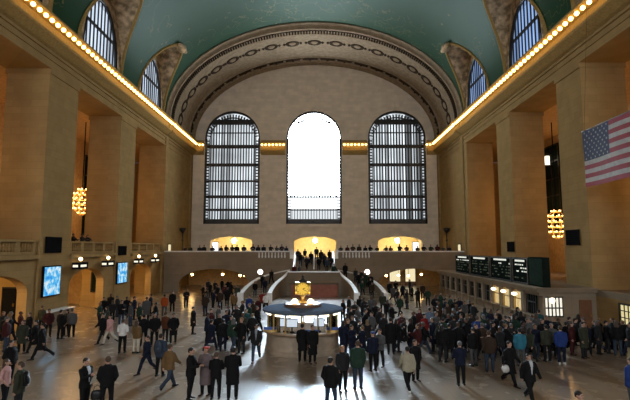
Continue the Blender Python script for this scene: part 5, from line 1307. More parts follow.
    (None, -17.39, 26.59, 0, 270, 1.79, 'wait', 'jacket', 'black', 'denim', 'long', 'fairhair', 'fair', 'black', 'third from the left of the scattered people at far left, black jacket', None),
    (None, -18.08, 27.85, 0, 150, 1.8, 'stride', 'coat', 'black', 'navy', 'short', 'greyhair', 'tan', 'black', 'fourth from the left of the scattered people at far left, black coat', None),
    (None, -17.88, 28.43, 0, 120, 1.66, 'hold', 'jacket', 'maroon', 'denim', 'short', 'brown', 'dark', 'black', 'fifth from the left of the scattered people at far left, maroon jacket', None),
    (None, -17.09, 27.99, 0, 330, 1.65, 'stand', 'coat', 'black', 'navy', 'short', 'brown', 'fair', 'black', 'last from the left of the scattered people at far left, black coat', None),
    (None, -2.6, 60.6, 3.63, 180, 1.73, 'walk', 'jacket', 'charcoal', 'black', 'short', 'greyhair', 'fair', 'black', 'first from the left of the people on the central stairs, charcoal jacket', None),
    (None, -2.2, 59.6, 3.16, 180, 1.73, 'stand', 'puffer', 'black', 'denim', 'short', 'black', 'dark', 'black', 'second from the left of the people on the central stairs, black padded jacket', None),
    (None, -1.7, 60.9, 3.79, -15, 1.63, 'walk', 'jacket', 'navy', 'denim', 'short', 'brown', 'dark', 'black', 'third from the left of the people on the central stairs, navy jacket', None),
    (None, -1.4, 58.6, 2.69, -15, 1.83, 'stride', 'jacket', 'charcoal', 'black', 'short', 'brown', 'fair', 'black', 'fourth from the left of the people on the central stairs, charcoal jacket', None),
    (None, -0.9, 59.9, 3.31, 0, 1.78, 'stride', 'jacket', 'navy', 'navy', 'long', 'greyhair', 'fair', 'black', 'fifth from the left of the people on the central stairs, navy jacket', None),
    (None, -0.2, 61.2, 3.94, 0, 1.65, 'stand', 'puffer', 'charcoal', 'black', 'short', 'brown', 'fair', 'black', 'sixth from the left of the people on the central stairs, charcoal padded jacket', None),
    (None, 0.1, 58.4, 2.69, 180, 1.65, 'stand', 'jacket', 'black', 'black', 'short', 'black', 'tan', 'black', 'seventh from the left of the people on the central stairs, black jacket', None),
    (None, 0.4, 60.2, 3.47, 10, 1.81, 'walk', 'puffer', 'charcoal', 'navy', 'long', 'greyhair', 'dark', 'black', 'eighth from the left of the people on the central stairs, charcoal padded jacket', None),
    (None, 0.8, 59.2, 3.0, -15, 1.83, 'stride', 'jacket', 'charcoal', 'black', 'long', 'brown', 'fair', 'black', 'ninth from the left of the people on the central stairs, charcoal jacket', None),
    (None, 1.1, 58.0, 2.53, 10, 1.66, 'stand', 'jacket', 'denim', 'charcoal', 'long', 'brown', 'fair', 'black', 'tenth from the left of the people on the central stairs, denim jacket', None),
    (None, 1.5, 60.4, 3.63, 0, 1.6, 'stand', 'coat', 'black', 'charcoal', 'short', 'black', 'dark', 'black', 'eleventh from the left of the people on the central stairs, black coat', None),
    (None, 1.7, 58.8, 2.84, 0, 1.67, 'stride', 'jacket', 'charcoal', 'navy', 'short', 'brown', 'fair', 'black', 'last from the left of the people on the central stairs, charcoal jacket', None),
    (None, -2.8, 55.6, 1.9, 0, 1.63, 'stand', 'jacket', 'maroon', 'black', 'short', 'fairhair', 'tan', 'black', 'first from the left of the three on the stair landing, maroon jacket', None),
    (None, -2.2, 55.2, 1.9, -60, 1.72, 'walk', 'puffer', 'grey', 'navy', 'long', 'greyhair', 'tan', 'black', 'second from the left of the three on the stair landing, grey padded jacket', None),
    (None, 1.9, 55.4, 1.9, 40, 1.73, 'walk', 'coat', 'green', 'navy', 'short', 'black', 'dark', 'black', 'third from the left of the three on the stair landing, green coat', None),
    (None, -16.8, 59.02, 4.1, -20, 1.62, 'lean', 'coat', 'brown', 'black', 'short', 'black', 'fair', 'black', 'first from the left of those leaning on the left balcony parapet, brown coat', None),
    (None, -16.2, 59.21, 4.1, -20, 1.67, 'stand', 'puffer', 'olive', 'black', 'short', 'brown', 'tan', 'black', 'second from the left of those leaning on the left balcony parapet, olive padded jacket', None),
    (None, -15.0, 59.13, 4.1, 15, 1.68, 'stand', 'jacket', 'charcoal', 'navy', 'short', 'brown', 'fair', 'black', 'third from the left of those leaning on the left balcony parapet, charcoal jacket', None),
    (None, -14.4, 59.0, 4.1, 30, 1.74, 'stand', 'coat', 'black', 'charcoal', 'short', 'black', 'tan', 'black', 'fourth from the left of those leaning on the left balcony parapet, black coat', None),
    (None, -13.4, 59.14, 4.1, 30, 1.67, 'lean', 'puffer', 'black', 'black', 'short', 'black', 'dark', 'black', 'fifth from the left of those leaning on the left balcony parapet, black padded jacket', None),
    (None, -12.3, 59.26, 4.1, 0, 1.61, 'lean', 'puffer', 'navy', 'charcoal', 'short', 'black', 'tan', 'black', 'sixth from the left of those leaning on the left balcony parapet, navy padded jacket', None),
    (None, -11.6, 59.02, 4.1, 30, 1.75, 'lean', 'coat', 'navy', 'black', 'long', 'brown', 'fair', 'black', 'seventh from the left of those leaning on the left balcony parapet, navy coat', None),
    (None, -10.9, 59.37, 4.1, 30, 1.75, 'lean', 'jacket', 'charcoal', 'black', 'long', 'fairhair', 'tan', 'black', 'eighth from the left of those leaning on the left balcony parapet, charcoal jacket', None),
    (None, -10.3, 59.32, 4.1, 0, 1.79, 'stand', 'puffer', 'black', 'navy', 'short', 'brown', 'tan', 'black', 'ninth from the left of those leaning on the left balcony parapet, black padded jacket', None),
    (None, -9.4, 59.19, 4.1, 15, 1.75, 'lean', 'puffer', 'navy', 'charcoal', 'short', 'black', 'fair', 'black', 'tenth from the left of those leaning on the left balcony parapet, navy padded jacket', None),
    (None, -8.2, 58.96, 4.1, 0, 1.82, 'lean', 'coat', 'charcoal', 'black', 'short', 'fairhair', 'fair', 'black', 'eleventh from the left of those leaning on the left balcony parapet, charcoal coat', None),
    (None, -7.6, 59.33, 4.1, 0, 1.75, 'stand', 'jacket', 'charcoal', 'navy', 'long', 'fairhair', 'tan', 'black', 'twelfth from the left of those leaning on the left balcony parapet, charcoal jacket', None),
    (None, -6.9, 59.32, 4.1, 15, 1.77, 'stand', 'coat', 'charcoal', 'black', 'short', 'brown', 'fair', 'black', 'thirteenth from the left of those leaning on the left balcony parapet, charcoal coat', None),
    (None, -6.0, 59.28, 4.1, 30, 1.79, 'lean', 'jacket', 'charcoal', 'black', 'short', 'fairhair', 'tan', 'black', 'fourteenth from the left of those leaning on the left balcony parapet, charcoal jacket', None),
    (None, -5.2, 58.98, 4.1, 30, 1.66, 'lean', 'coat', 'grey', 'charcoal', 'long', 'greyhair', 'tan', 'black', 'fifteenth from the left of those leaning on the left balcony parapet, grey coat', None),
    (None, -4.6, 59.38, 4.1, 15, 1.81, 'lean', 'coat', 'navy', 'black', 'long', 'greyhair', 'fair', 'black', 'sixteenth from the left of those leaning on the left balcony parapet, navy coat', None),
    (None, -4.0, 59.23, 4.1, 30, 1.61, 'stand', 'jacket', 'navy', 'navy', 'long', 'greyhair', 'dark', 'black', 'last from the left of those leaning on the left balcony parapet, navy jacket', None),
    (None, 2.9, 59.38, 4.1, -20, 1.66, 'lean', 'jacket', 'charcoal', 'black', 'short', 'brown', 'fair', 'black', 'first from the left of those leaning on the right balcony parapet, charcoal jacket', None),
    (None, 3.7, 58.98, 4.1, -20, 1.7, 'stand', 'jacket', 'maroon', 'black', 'short', 'greyhair', 'dark', 'black', 'second from the left of those leaning on the right balcony parapet, maroon jacket', None),
    (None, 4.4, 59.08, 4.1, 0, 1.81, 'lean', 'coat', 'olive', 'black', 'short', 'black', 'tan', 'black', 'third from the left of those leaning on the right balcony parapet, olive coat', None),
    (None, 5.2, 59.2, 4.1, -20, 1.82, 'stand', 'coat', 'brown', 'denim', 'short', 'brown', 'dark', 'black', 'fourth from the left of those leaning on the right balcony parapet, brown coat', None),
    (None, 6.0, 59.35, 4.1, -20, 1.65, 'stand', 'coat', 'black', 'black', 'short', 'brown', 'dark', 'black', 'fifth from the left of those leaning on the right balcony parapet, black coat', None),
    (None, 6.6, 59.15, 4.1, 15, 1.73, 'lean', 'jacket', 'black', 'navy', 'long', 'greyhair', 'dark', 'black', 'sixth from the left of those leaning on the right balcony parapet, black jacket', None),
    (None, 7.5, 59.31, 4.1, -30, 1.63, 'lean', 'jacket', 'black', 'denim', 'short', 'brown', 'fair', 'black', 'seventh from the left of those leaning on the right balcony parapet, black jacket', None),
    (None, 8.6, 59.08, 4.1, -30, 1.67, 'lean', 'jacket', 'charcoal', 'denim', 'short', 'brown', 'fair', 'black', 'eighth from the left of those leaning on the right balcony parapet, charcoal jacket', None),
    (None, 9.2, 59.31, 4.1, 0, 1.64, 'lean', 'jacket', 'maroon', 'charcoal', 'long', 'brown', 'tan', 'black', 'ninth from the left of those leaning on the right balcony parapet, maroon jacket', None),
    (None, 10.3, 59.11, 4.1, 15, 1.84, 'lean', 'jacket', 'black', 'black', 'short', 'brown', 'dark', 'black', 'tenth from the left of those leaning on the right balcony parapet, black jacket', None),
    (None, 11.2, 59.12, 4.1, -30, 1.73, 'lean', 'jacket', 'maroon', 'navy', 'short', 'fairhair', 'tan', 'black', 'eleventh from the left of those leaning on the right balcony parapet, maroon jacket', None),
    (None, 12.6, 59.33, 4.1, 0, 1.64, 'lean', 'jacket', 'charcoal', 'charcoal', 'short', 'brown', 'fair', 'black', 'twelfth from the left of those leaning on the right balcony parapet, charcoal jacket', None),
    (None, 13.4, 59.37, 4.1, 0, 1.78, 'lean', 'coat', 'black', 'black', 'short', 'brown', 'fair', 'black', 'thirteenth from the left of those leaning on the right balcony parapet, black coat', None),
    (None, 14.3, 59.36, 4.1, 0, 1.78, 'lean', 'jacket', 'green', 'black', 'short', 'brown', 'fair', 'black', 'fourteenth from the left of those leaning on the right balcony parapet, green jacket', None),
    (None, 15.1, 59.23, 4.1, 0, 1.82, 'lean', 'puffer', 'maroon', 'charcoal', 'long', 'greyhair', 'dark', 'black', 'fifteenth from the left of those leaning on the right balcony parapet, maroon padded jacket', None),
    (None, 15.8, 59.16, 4.1, 15, 1.65, 'lean', 'coat', 'grey', 'denim', 'short', 'black', 'tan', 'black', 'sixteenth from the left of those leaning on the right balcony parapet, grey coat', None),
    (None, 16.6, 59.3, 4.1, -20, 1.62, 'stand', 'coat', 'charcoal', 'navy', 'short', 'brown', 'tan', 'black', 'last from the left of those leaning on the right balcony parapet, charcoal coat', None),
    (None, -20.3, 38.6, 5.0, 90, 1.65, 'lean', 'coat', 'black', 'charcoal', 'short', 'greyhair', 'tan', 'black', 'first from the left of those in the left gallery opening, black coat', None),
    (None, -20.4, 40.2, 5.0, 90, 1.69, 'lean', 'jacket', 'charcoal', 'charcoal', 'short', 'black', 'dark', 'black', 'second from the left of those in the left gallery opening, charcoal jacket', None),
    (None, -20.3, 41.0, 5.0, 70, 1.62, 'lean', 'jacket', 'black', 'navy', 'long', 'black', 'fair', 'black', 'third from the left of those in the left gallery opening, black jacket', None),
    (None, 3.2, 55.4, 1.85, -20, 1.84, 'stand', 'coat', 'black', 'black', 'long', 'black', 'dark', 'black', 'first from the left of the people coming down the right stairs, black coat', None),
    (None, 4.4, 55.0, 1.45, 20, 1.62, 'stand', 'puffer', 'charcoal', 'navy', 'long', 'black', 'tan', 'black', 'second from the left of the people coming down the right stairs, charcoal padded jacket', None),
    (None, 4.6, 52.8, 1.0, -20, 1.75, 'stand', 'coat', 'black', 'denim', 'short', 'black', 'fair', 'black', 'third from the left of the people coming down the right stairs, black coat', None),
    (None, 5.0, 54.3, 1.22, -20, 1.75, 'walk', 'jacket', 'charcoal', 'denim', 'short', 'brown', 'fair', 'black', 'fourth from the left of the people coming down the right stairs, charcoal jacket', None),
    (None, 4.7, 49.9, 0.42, -20, 1.66, 'walk', 'puffer', 'green', 'navy', 'short', 'brown', 'fair', 'black', 'fifth from the left of the people coming down the right stairs, green padded jacket', None),
    (None, 4.9, 51.7, 0.8, -20, 1.61, 'stand', 'puffer', 'green', 'charcoal', 'long', 'black', 'fair', 'black', 'sixth from the left of the people coming down the right stairs, green padded jacket', None),
    (None, 5.4, 53.2, 1.05, 20, 1.65, 'stand', 'coat', 'green', 'charcoal', 'long', 'fairhair', 'dark', 'black', 'seventh from the left of the people coming down the right stairs, green coat', None),
    (None, 5.6, 50.4, 0.5, 0, 1.8, 'walk', 'jacket', 'black', 'navy', 'short', 'black', 'fair', 'black', 'eighth from the left of the people coming down the right stairs, black jacket', None),
    (None, 5.8, 51.8, 0.8, 0, 1.81, 'stand', 'jacket', 'black', 'charcoal', 'short', 'black', 'tan', 'black', 'ninth from the left of the people coming down the right stairs, black jacket', None),
    (None, 5.6, 48.9, 0.28, 20, 1.65, 'stand', 'puffer', 'brown', 'black', 'long', 'black', 'fair', 'black', 'last from the left of the people coming down the right stairs, brown padded jacket', None),
    (None, -6.6, 49.4, 0.35, 20, 1.62, 'stand', 'jacket', 'black', 'denim', 'short', 'brown', 'fair', 'black', 'first from the left of the people on the left curved stair, black jacket', None),
    (None, -6.2, 52.6, 0.95, -20, 1.61, 'stand', 'jacket', 'black', 'charcoal', 'short', 'black', 'fair', 'black', 'second from the left of the people on the left curved stair, black jacket', None),
    (None, -5.7, 50.6, 0.6, 180, 1.61, 'stand', 'jacket', 'navy', 'navy', 'short', 'fairhair', 'dark', 'black', 'third from the left of the people on the left curved stair, navy jacket', None),
    (None, -5.4, 54.4, 1.25, -20, 1.81, 'walk', 'jacket', 'black', 'black', 'long', 'greyhair', 'dark', 'black', 'last from the left of the people on the left curved stair, black jacket', None),
]
# ------------------------------------------------------------------ people
SKINS = {'fair': (0.40, 0.235, 0.165), 'tan': (0.29, 0.16, 0.10), 'dark': (0.12, 0.06, 0.04)}
HAIRS = {'black': (0.012, 0.010, 0.009), 'brown': (0.06, 0.035, 0.02), 'fairhair': (0.15, 0.09, 0.04), 'greyhair': (0.10, 0.095, 0.09), 'redberet': (0.45, 0.04, 0.03), 'cap': (0.03, 0.05, 0.16), 'rusthair': (0.22, 0.09, 0.03)}
CL = {'black': (0.010, 0.010, 0.011), 'charcoal': (0.028, 0.028, 0.030), 'navy': (0.013, 0.018, 0.045), 'grey': (0.14, 0.14, 0.14), 'brown': (0.07, 0.04, 0.025),
      'tan': (0.28, 0.16, 0.06), 'rust': (0.22, 0.075, 0.03), 'olive': (0.06, 0.065, 0.04), 'blue': (0.03, 0.07, 0.30), 'teal': (0.03, 0.12, 0.13), 'turquoise': (0.05, 0.28, 0.40),
      'white': (0.62, 0.60, 0.57), 'maroon': (0.10, 0.02, 0.02), 'red': (0.36, 0.03, 0.03), 'orange': (0.62, 0.12, 0.02), 'paleblue': (0.22, 0.30, 0.42), 'pink': (0.50, 0.28, 0.26),
      'cream': (0.50, 0.45, 0.36), 'denim': (0.06, 0.085, 0.13), 'mauve': (0.26, 0.19, 0.19), 'green': (0.03, 0.07, 0.045), 'khaki': (0.30, 0.27, 0.19)}

for k_ in CL:
    if k_ not in ('white', 'cream', 'khaki', 'pink'): CL[k_] = tuple(c*0.48 for c in CL[k_])

def remesh(mb, voxel, name, mats, it=3):
    me = mb.mesh(name, mats)
    o = bpy.data.objects.new('tmp', me); COL.objects.link(o)
    m = o.modifiers.new('r', 'REMESH'); m.mode = 'VOXEL'; m.voxel_size = voxel; m.use_smooth_shade = True
    s = o.modifiers.new('s', 'SMOOTH'); s.factor = 0.5; s.iterations = it
    dg = bpy.context.evaluated_depsgraph_get()
    out = bpy.data.meshes.new_from_object(o.evaluated_get(dg)); out.name = name
    bpy.data.objects.remove(o); bpy.data.meshes.remove(me)
    out.materials.clear()
    for x in mats: out.materials.append(x)
    for p in out.polygons: p.use_smooth = True
    return out
def join_detail(me, mb):
    """append fine details (eyes, mouth, fingers) to a figure mesh"""
    bm = bmesh.new(); bm.from_mesh(me)
    tmp = mb.mesh('d', [SKIN, EYE, LIP], smooth=True)
    bm.from_mesh(tmp); bm.to_mesh(me); bm.free(); bpy.data.meshes.remove(tmp)
    return me

POSE = {  # per side: hip flexion, outward, knee; shoulder flexion, abduction, elbow, inward turn of the forearm
    'stand':  dict(leg=[(2, 4, 3), (-2, 4, 2)], arm=[(2, 8, 12, 6), (-3, 8, 14, 6)]),
    'wait':   dict(leg=[(6, 7, 9), (-3, 5, 2)], arm=[(-8, 16, 42, 18), (-6, 14, 38, 16)]),
    'walk':   dict(leg=[(24, 2, 8), (-20, 2, 24)], arm=[(-20, 8, 14, 4), (22, 8, 24, 6)]),
    'stride': dict(leg=[(-18, 2, 34), (26, 2, 6)], arm=[(24, 8, 30, 8), (-18, 8, 16, 4)]),
    'phone':  dict(leg=[(3, 4, 4), (-3, 5, 2)], arm=[(28, 10, 95, 22), (-2, 9, 14, 5)]),
    'hold':   dict(leg=[(2, 5, 4), (-4, 4, 4)], arm=[(18, 8, 82, 30), (14, 8, 88, 30)]),
    'lean':   dict(leg=[(4, 4, 6), (-4, 5, 2)], arm=[(42, 12, 52, 26), (40, 14, 58, 30)]),
}
def skeleton(pose):
    P = POSE[pose]; J = {}
    for s, k in ((-1, 0), (1, 1)):
        h, o, kn = P['leg'][k]; h, o, kn = R(h), R(o), R(kn)
        hip = Vector((0.092*s, 0, 0.92))
        knee = hip + 0.42*Vector((s*math.sin(o)*0.6, -math.sin(h), -math.cos(h)))
        a = h-kn
        ank = knee + 0.41*Vector((0, -math.sin(a), -math.cos(a)))
        J['hip', s], J['knee', s], J['ank', s], J['pitch', s] = hip, knee, ank, a
        f, ab, e, inw = [R(v) for v in P['arm'][k]]
        sh = Vector((0.178*s, 0.01, 1.405))
        el = sh + 0.29*Vector((s*math.sin(ab), -math.sin(f)*math.cos(ab), -math.cos(f)*math.cos(ab)))
        d = Vector((-s*math.sin(inw), -math.sin(f+e)*math.cos(inw), -math.cos(f+e)*math.cos(inw)))
        wr = el + 0.25*d
        J['sh', s], J['el', s], J['wr', s], J['hd', s] = sh, el, wr, d
    J['dz'] = 0.085 - min(J['ank', -1].z, J['ank', 1].z)
    return J
def ering(z, rx, ry, cy=0.0, n=18, cx=0.0):
    return [(cx+rx*math.cos(2*PI*i/n), cy+ry*math.sin(2*PI*i/n), z) for i in range(n)]
def limb(mb, pts, rad):
    mb.tube(pts, rad, 12)
    for p, r in zip(pts, rad): mb.sphere(p, r, 12, 8)

def make_body(pose):
    J = skeleton(pose); mb = MB()
    mb.rings([ering(.84, .10, .09), ering(.90, .155, .11), ering(.98, .165, .118, .01), ering(1.10, .14, .10), ering(1.22, .155, .108), ering(1.34, .172, .115, .005), ering(1.41, .160, .098, .01), ering(1.455, .115, .078, .01), ering(1.49, .066, .060, .01), ering(1.57, .052, .055, .0)])
    limb(mb, [(0, .012, 1.46), (0, -.005, 1.58)], [.056, .052])
    # head: skull, jaw, nose, brow, ears
    mb.sphere((0, .012, 1.672), (.076, .094, .098), 18, 14); mb.sphere((0, -.022, 1.615), (.056, .066, .062), 14, 10); mb.sphere((0, -.055, 1.578), (.026, .028, .022), 10, 8)
    mb.tube([(0, -.082, 1.672), (0, -.098, 1.645), (0, -.108, 1.632), (0, -.088, 1.624)], [.009, .012, .016, .010], 8)
    mb.sphere((0, -.072, 1.692), (.05, .018, .012), 10, 6)
    for s in (-1, 1): mb.sphere((.077*s, .012, 1.648), (.012, .022, .034), 8, 8)
    for s in (-1, 1):
        limb(mb, [J['hip', s], (J['hip', s]+J['knee', s])/2, J['knee', s]], [.088, .074, .056])
        limb(mb, [J['knee', s], J['knee', s].lerp(J['ank', s], .35)+Vector((0, .012, 0)), J['ank', s]], [.054, .056, .036])
        a = J['pitch', s]; rx = Matrix.Rotation(-max(0, -a)*0.9, 3, 'X') if a < -0.2 else Matrix.Identity(3)
        A = J['ank', s]
        limb(mb, [A + rx @ Vector((0, .045, -.045)), A + rx @ Vector((0, -.06, -.05)), A + rx @ Vector((.008*s, -.15, -.058))], [.034, .036, .026])
        limb(mb, [J['sh', s], J['sh', s].lerp(J['el', s], .5), J['el', s]], [.052, .047, .040])
        limb(mb, [J['el', s], J['el', s].lerp(J['wr', s], .3), J['wr', s]], [.039, .038, .026])
    me = remesh(mb, 0.014, 'person_body', [SKIN, EYE, LIP])
    det = MB()
    for s in (-1, 1):   # eyes, brows
        det.sphere((.031*s, -.076, 1.668), (.013, .010, .009), 8, 6, 1)
        det.tube([(.016*s, -.088, 1.690), (.032*s, -.087, 1.694), (.047*s, -.079, 1.690)], .004, 5, 1)
        # hand: palm, four unequal bent fingers, thumb from the side
        d = J['hd', s].normalized(); w = J['wr', s]
        side = Vector((0, -1, 0)) if abs(d.y) < .8 else Vector((-s*1.0, 0, 0.2))   # thumb side
        side = (side - d*side.dot(d)).normalized(); nrm = d.cross(side).normalized()
        if nrm.x*s > 0: nrm = -nrm                                             # palm faces the body
        rg = []
        for t, hw_, th in ((-.02, .024, .020), (.02, .034, .016), (.06, .041, .015), (.092, .038, .012)):
            rg.append([w + d*t + side*hw_*math.cos(2*PI*i/12) + nrm*th*math.sin(2*PI*i/12) for i in range(12)])
        det.rings(rg)
        for q, L, r in ((.029, .070, .0085), (.010, .080, .009), (-.010, .074, .0085), (-.028, .058, .0075)):
            p0 = w + d*.082 + side*q; p1 = p0 + d*L*.45 + nrm*L*.10; p2 = p1 + d*L*.3 + nrm*L*.22; p3 = p2 + d*L*.12 + nrm*L*.24
            det.tube([p0, p1, p2, p3], [r, r, r*.9, r*.65], 7)
        p0 = w + d*.018 + side*.028; p1 = p0 + side*.026 + d*.030 + nrm*.008; p2 = p1 + d*.028 + side*.008 + nrm*.012
        det.tube([p0, p1, p2], [.013, .0115, .008], 7)
    det.sphere((0, -.082, 1.601), (.022, .009, .0065), 10, 6, 2)
    join_detail(me, det)
    me.transform(Matrix.Translation((0, 0, J['dz'])))
    return me
def make_top(pose, garment):
    J = skeleton(pose); mb = MB()
    hem = {'jacket': .80, 'coat': .52, 'shirt': .90, 'longcoat': .40, 'puffer': .80}[garment]
    e = {'jacket': .030, 'coat': .034, 'shirt': .016, 'longcoat': .036, 'puffer': .055}[garment]
    rg = []
    if hem < .7:
        sw = .05 if pose in ('walk', 'stride') else 0.0
        rg += [ering(hem, .21+sw*.3, .165+sw), ering((hem+.85)/2, .195, .15+sw*.5)]
    rg += [ering(max(hem, .80), .172+e, .122+e), ering(.96, .168+e, .122+e, .008), ering(1.10, .146+e, .106+e), ering(1.24, .160+e, .112+e), ering(1.34, .176+e*.8, .118+e), ering(1.405, .172+e*.7, .102+e*.8, .01), ering(1.455, .135+e*.6, .084+e*.6, .012), ering(1.49, .092+e*.5, .074+e*.5, .012), ering(1.525, .066+e*.4, .066+e*.4, .014)]
    mb.rings(rg)
    for s in (-1, 1):
        sh, el, wr = J['sh', s], J['el', s], J['wr', s]
        if garment == 'shirt':
            limb(mb, [sh, sh.lerp(el, .5), el.lerp(sh, .05)], [.066, .062, .058])
        else:
            limb(mb, [sh, sh.lerp(el, .5), el], [.056+e*.5, .054+e*.5, .047+e*.5]); limb(mb, [el, wr.lerp(el, .06)], [.046+e*.5, .036+e*.45])
    me = remesh(mb, 0.018, 'top_'+garment, [CLOTH], 2)
    me.transform(Matrix.Translation((0, 0, J['dz'])))
    return me
def make_trousers(pose):
    J = skeleton(pose); mb = MB()
    mb.rings([ering(.82, .11, .10), ering(.88, .172, .126), ering(.98, .180, .132, .01), ering(1.04, .162, .118)])
    for s in (-1, 1):
        h, k, a = J['hip', s], J['knee', s], J['ank', s]
        limb(mb, [h, h.lerp(k, .5), k], [.100, .088, .070]); limb(mb, [k, k.lerp(a, .4)+Vector((0, .01, 0)), a + Vector((0, 0, .01))], [.069, .068, .056])
    me = remesh(mb, 0.018, 'trousers', [CLOTH], 2)
    me.transform(Matrix.Translation((0, 0, J['dz'])))
    return me
def make_shoe(pose, s):
    J = skeleton(pose); A = J['ank', s]; a = J['pitch', s]
    rx = Matrix.Rotation(-max(0, -a)*0.9, 3, 'X') if a < -0.2 else Matrix.Identity(3)
    mb = MB(); rg = []
    for y, hw_, z1 in ((.085, .012, -.03), (.075, .034, .0), (.03, .042, .02), (-.03, .043, .0), (-.09, .048, -.028), (-.15, .046, -.04), (-.185, .030, -.048), (-.20, .010, -.06)):
        r_ = []
        for i in range(12):
            t = 2*PI*i/12; zc = (z1-.085)/2; hh = (z1+.085)/2
            r_.append(A + rx @ Vector((hw_*math.cos(t)+.006*s, y, zc+hh*max(-.96, min(1, 1.15*math.sin(t))))))
        rg.append(r_)
    mb.rings(rg)
    me = mb.mesh('shoe', [LEATHER], smooth=True)
    me.transform(Matrix.Translation((0, 0, J['dz'])))
    return me
def make_hair(kind):
    mb = MB()
    if kind == 'short':
        mb.sphere((0, .022, 1.690), (.083, .096, .090), 18, 12); mb.sphere((0, .060, 1.645), (.070, .058, .062), 12, 8)
    elif kind == 'long':
        mb.sphere((0, .022, 1.690), (.086, .098, .092), 18, 12); mb.rings([ering(1.40, .07, .025, .085), ering(1.46, .098, .045, .078), ering(1.56, .094, .058, .062), ering(1.66, .086, .075, .040), ering(1.70, .08, .08, .03)])
    elif kind == 'beret':
        mb.sphere((0, .022, 1.680), (.082, .092, .075), 16, 10); mb.sphere((.012, .022, 1.742), (.118, .122, .040), 18, 10)
    elif kind == 'cap':
        mb.sphere((0, .018, 1.700), (.086, .100, .082), 16, 10); mb.rings([[(x*.07, -.075-.075*math.sqrt(max(0, 1-x*x)), 1.700+dz) for x in (-1, -.5, 0, .5, 1)]+[(x*.07, -.05, 1.706+dz) for x in (1, .5, 0, -.5, -1)] for dz in (0, .010)])
    return remesh(mb, 0.012, 'hair_'+kind, [HAIR], 2)
CACHE = {}
def get(key, fn, *a):
    if key not in CACHE: CACHE[key] = fn(*a)
    return CACHE[key]
def child(name, me, root, col, loc=(0, 0, 0)):
    o = bpy.data.objects.new(name, me); COL.objects.link(o); o.parent = root; o.location = loc
    o.color = tuple(col)+(1,)
    return o
GNAME = {'jacket': 'jacket', 'coat': 'coat', 'shirt': 'shirt', 'longcoat': 'long_coat', 'puffer': 'puffer_jacket'}
def person(x, y, z, rot, h, pose, garment, top, bottom, hair, haircol, skin, shoes, label, group=None):
    J = get(('sk', pose), skeleton, pose)
    root = bpy.data.objects.new('person', get(('b', pose), make_body, pose)); COL.objects.link(root)
    root.location = (x, y, z); root.rotation_euler = (0, 0, R(rot)); k = h/1.77; root.scale = (k*1.13, k*1.13, k)
    root.color = SKINS[skin]+(1,)
    tag(root, label, 'person', group)
    child(GNAME[garment], get(('t', pose, garment), make_top, pose, garment), root, CL[top])
    child('trousers', get(('p', pose), make_trousers, pose), root, CL[bottom])
    for s in (-1, 1): child('shoe', get(('s', pose, s), make_shoe, pose, s), root, CL[shoes])
    if hair: child({'short': 'hair', 'long': 'hair', 'beret': 'beret', 'cap': 'cap'}[hair], get(('h', hair), make_hair, hair), root, HAIRS[haircol], (0, 0, J['dz']))
    return root

def shirt_front(who, col, name='shirt'):
    """the strip of shirt that shows in an open jacket"""
    def mk():
        mb = MB()
        rg = []
        for z, hw_, y in ((1.50, .050, -.082), (1.44, .055, -.120), (1.34, .048, -.150), (1.22, .036, -.148), (1.10, .022, -.142), (1.0, .010, -.146)):
            rg.append([(-hw_, y+.008, z), (0, y-.006, z), (hw_, y+.008, z), (hw_, y+.03, z), (-hw_, y+.03, z)])
        mb.rings(rg); return mb.mesh('shirt_front', [CLOTH], smooth=True)
    return child(name, get(('sf',), mk), who, col, (0, 0, .0))

# bags are carried, so they are things of their own
def bag_mesh(kind):
    mb = MB()
    if kind == 'pack':
        mb.rings([[(sx*.15*c_, .06*s_+0.0, z) for c_, s_ in [(math.cos(2*PI*i/16), math.sin(2*PI*i/16)) for i in range(16)]] for sx, z in ((.6, 0), (1.0, .04), (1.08, .2), (1.0, .36), (.7, .44), (.3, .46))])
        mb.sphere((0, .075, .16), (.11, .045, .11), 12, 8)
    elif kind == 'bag':
        mb.rings([[(.19*k*math.cos(2*PI*i/18), .085*k*math.sin(2*PI*i/18), z) for i in range(18)] for k, z in ((.75, 0), (1.0, .04), (1.02, .18), (.85, .28), (.4, .31))])
    elif kind == 'round':
        mb.sphere((0, 0, .16), (.19, .13, .16), 16, 12)
    return mb.mesh('bag_shell', [LEATHER], smooth=True)
def strap_mesh(kind):
    mb = MB()
    if kind == 'pack':
        for s in (-1, 1): mb.tube([(.08*s, -.04, .42), (.10*s, -.10, .46), (.11*s, -.27, .40), (.11*s, -.29, .22), (.11*s, -.2, .08), (.10*s, -.04, .04)], .014, 6)
    else:
        mb.tube([(-.11, 0, .27), (-.08, 0, .42), (0, 0, .47), (.08, 0, .42), (.11, 0, .27)], .011, 6)
    return mb.mesh('strap', [LEATHER], smooth=True)
def carry(kind, who, lx, ly, lz, col, name, label, cat):
    """place a bag at a point given in the carrier's own axes"""
    k = who.scale[2]; a = who.rotation_euler[2]
    o = bpy.data.objects.new(name, get(('bag', kind), bag_mesh, kind)); COL.objects.link(o)
    wx, wy = lx*k, ly*k
    o.location = (who.location[0]+wx*math.cos(a)-wy*math.sin(a), who.location[1]+wx*math.sin(a)+wy*math.cos(a), who.location[2]+lz*k)
    o.rotation_euler = (0, 0, a); o.color = CL[col]+(1,)
    tag(o, label, cat)
    child('shoulder_strap' if kind == 'pack' else 'handle', get(('st', kind), strap_mesh, kind), o, CL['black'])
    return o
WHO = {}
for rec in PEOPLE:
    key, args = rec[0], rec[1:]
    p = person(*args)
    if key: WHO[key] = p
shirt_front(WHO['suitface'], (0.5, 0.52, 0.56)); shirt_front(WHO['suitwalk'], (0.45, 0.45, 0.47)); shirt_front(WHO['greyshirt'], (0.25, 0.26, 0.29))
carry('pack', WHO['packman'], 0, .20, 1.0, 'black', 'backpack', 'black backpack on the man at the bottom left', 'backpack')
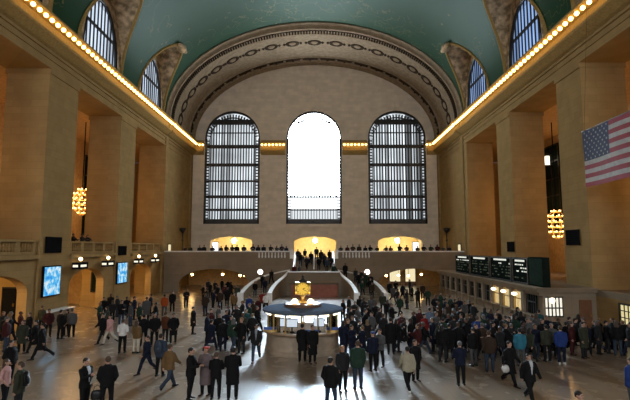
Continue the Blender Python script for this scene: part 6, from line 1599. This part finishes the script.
carry('bag', WHO['suitback'], .30, .02, .40, 'black', 'handbag', 'black bag held by the dark-suited man seen from behind', 'bag')
carry('round', WHO['whitebag'], -.27, .0, .50, 'white', 'shoulder_bag', 'round white bag carried by a dark walker at lower right', 'bag')
carry('pack', WHO['bluepack'], 0, .20, 1.0, 'denim', 'backpack', 'grey-blue backpack on the person beside the tan jacket man', 'backpack')
carry('bag', WHO['scarf'], -.30, .0, .42, 'black', 'handbag', 'black bag carried beside the white-trousered walker at left', 'bag')
w = WHO['suitface']
hx = Vector((-.02, -.36, 1.05)); a = w.rotation_euler[2]
o = thing('paper_sheet', 'pale folded paper in the hand of the man in a suit at lower left', 'paper', (w.location[0]+hx.x*math.cos(a)-hx.y*math.sin(a), w.location[1]+hx.x*math.sin(a)+hx.y*math.cos(a), hx.z))
o.rotation_euler = (R(25), 0, a)
me = MB().box(-.10, .10, -.004, .004, -.10, .14).mesh('paper', mat('paper_white', (0.6, 0.57, 0.45), 0.8)); child('folded_sheet', me, o, (1, 1, 1))

# ------------------------------------------------------------------ camera, view
cam = bpy.data.cameras.new('camera'); co = bpy.data.objects.new('camera', cam); COL.objects.link(co)
cam.sensor_width = 36.0; cam.lens = 36.0*465.0/630.0
cam.clip_end = 400
co.location = (0, 0, 5.45)
pitch = math.atan(48/465.0); yaw = math.atan(3/465.0)
co.rotation_euler = (PI/2 + pitch, 0, yaw)
scene.camera = co
w_ = bpy.data.worlds.new('world'); scene.world = w_; w_.use_nodes = True
w_.node_tree.nodes['Background'].inputs[0].default_value = (0.55, 0.7, 1.0, 1); w_.node_tree.nodes['Background'].inputs[1].default_value = 0.3
vs = scene.view_settings
scene.display_settings.display_device = 'sRGB'
vs.view_transform = 'Standard'; vs.look = 'None'; vs.gamma = 1.0; vs.exposure = EXPOSURE; vs.use_curve_mapping = False
scene.cycles.use_denoising = True
scene.cycles.denoiser = 'OPENIMAGEDENOISE'; scene.cycles.denoising_input_passes = 'RGB_ALBEDO_NORMAL'; scene.cycles.denoising_prefilter = 'ACCURATE'
scene.cycles.use_light_tree = True
scene.cycles.max_bounces = 6; scene.cycles.diffuse_bounces = 4
scene.cycles.sample_clamp_indirect = 8.0
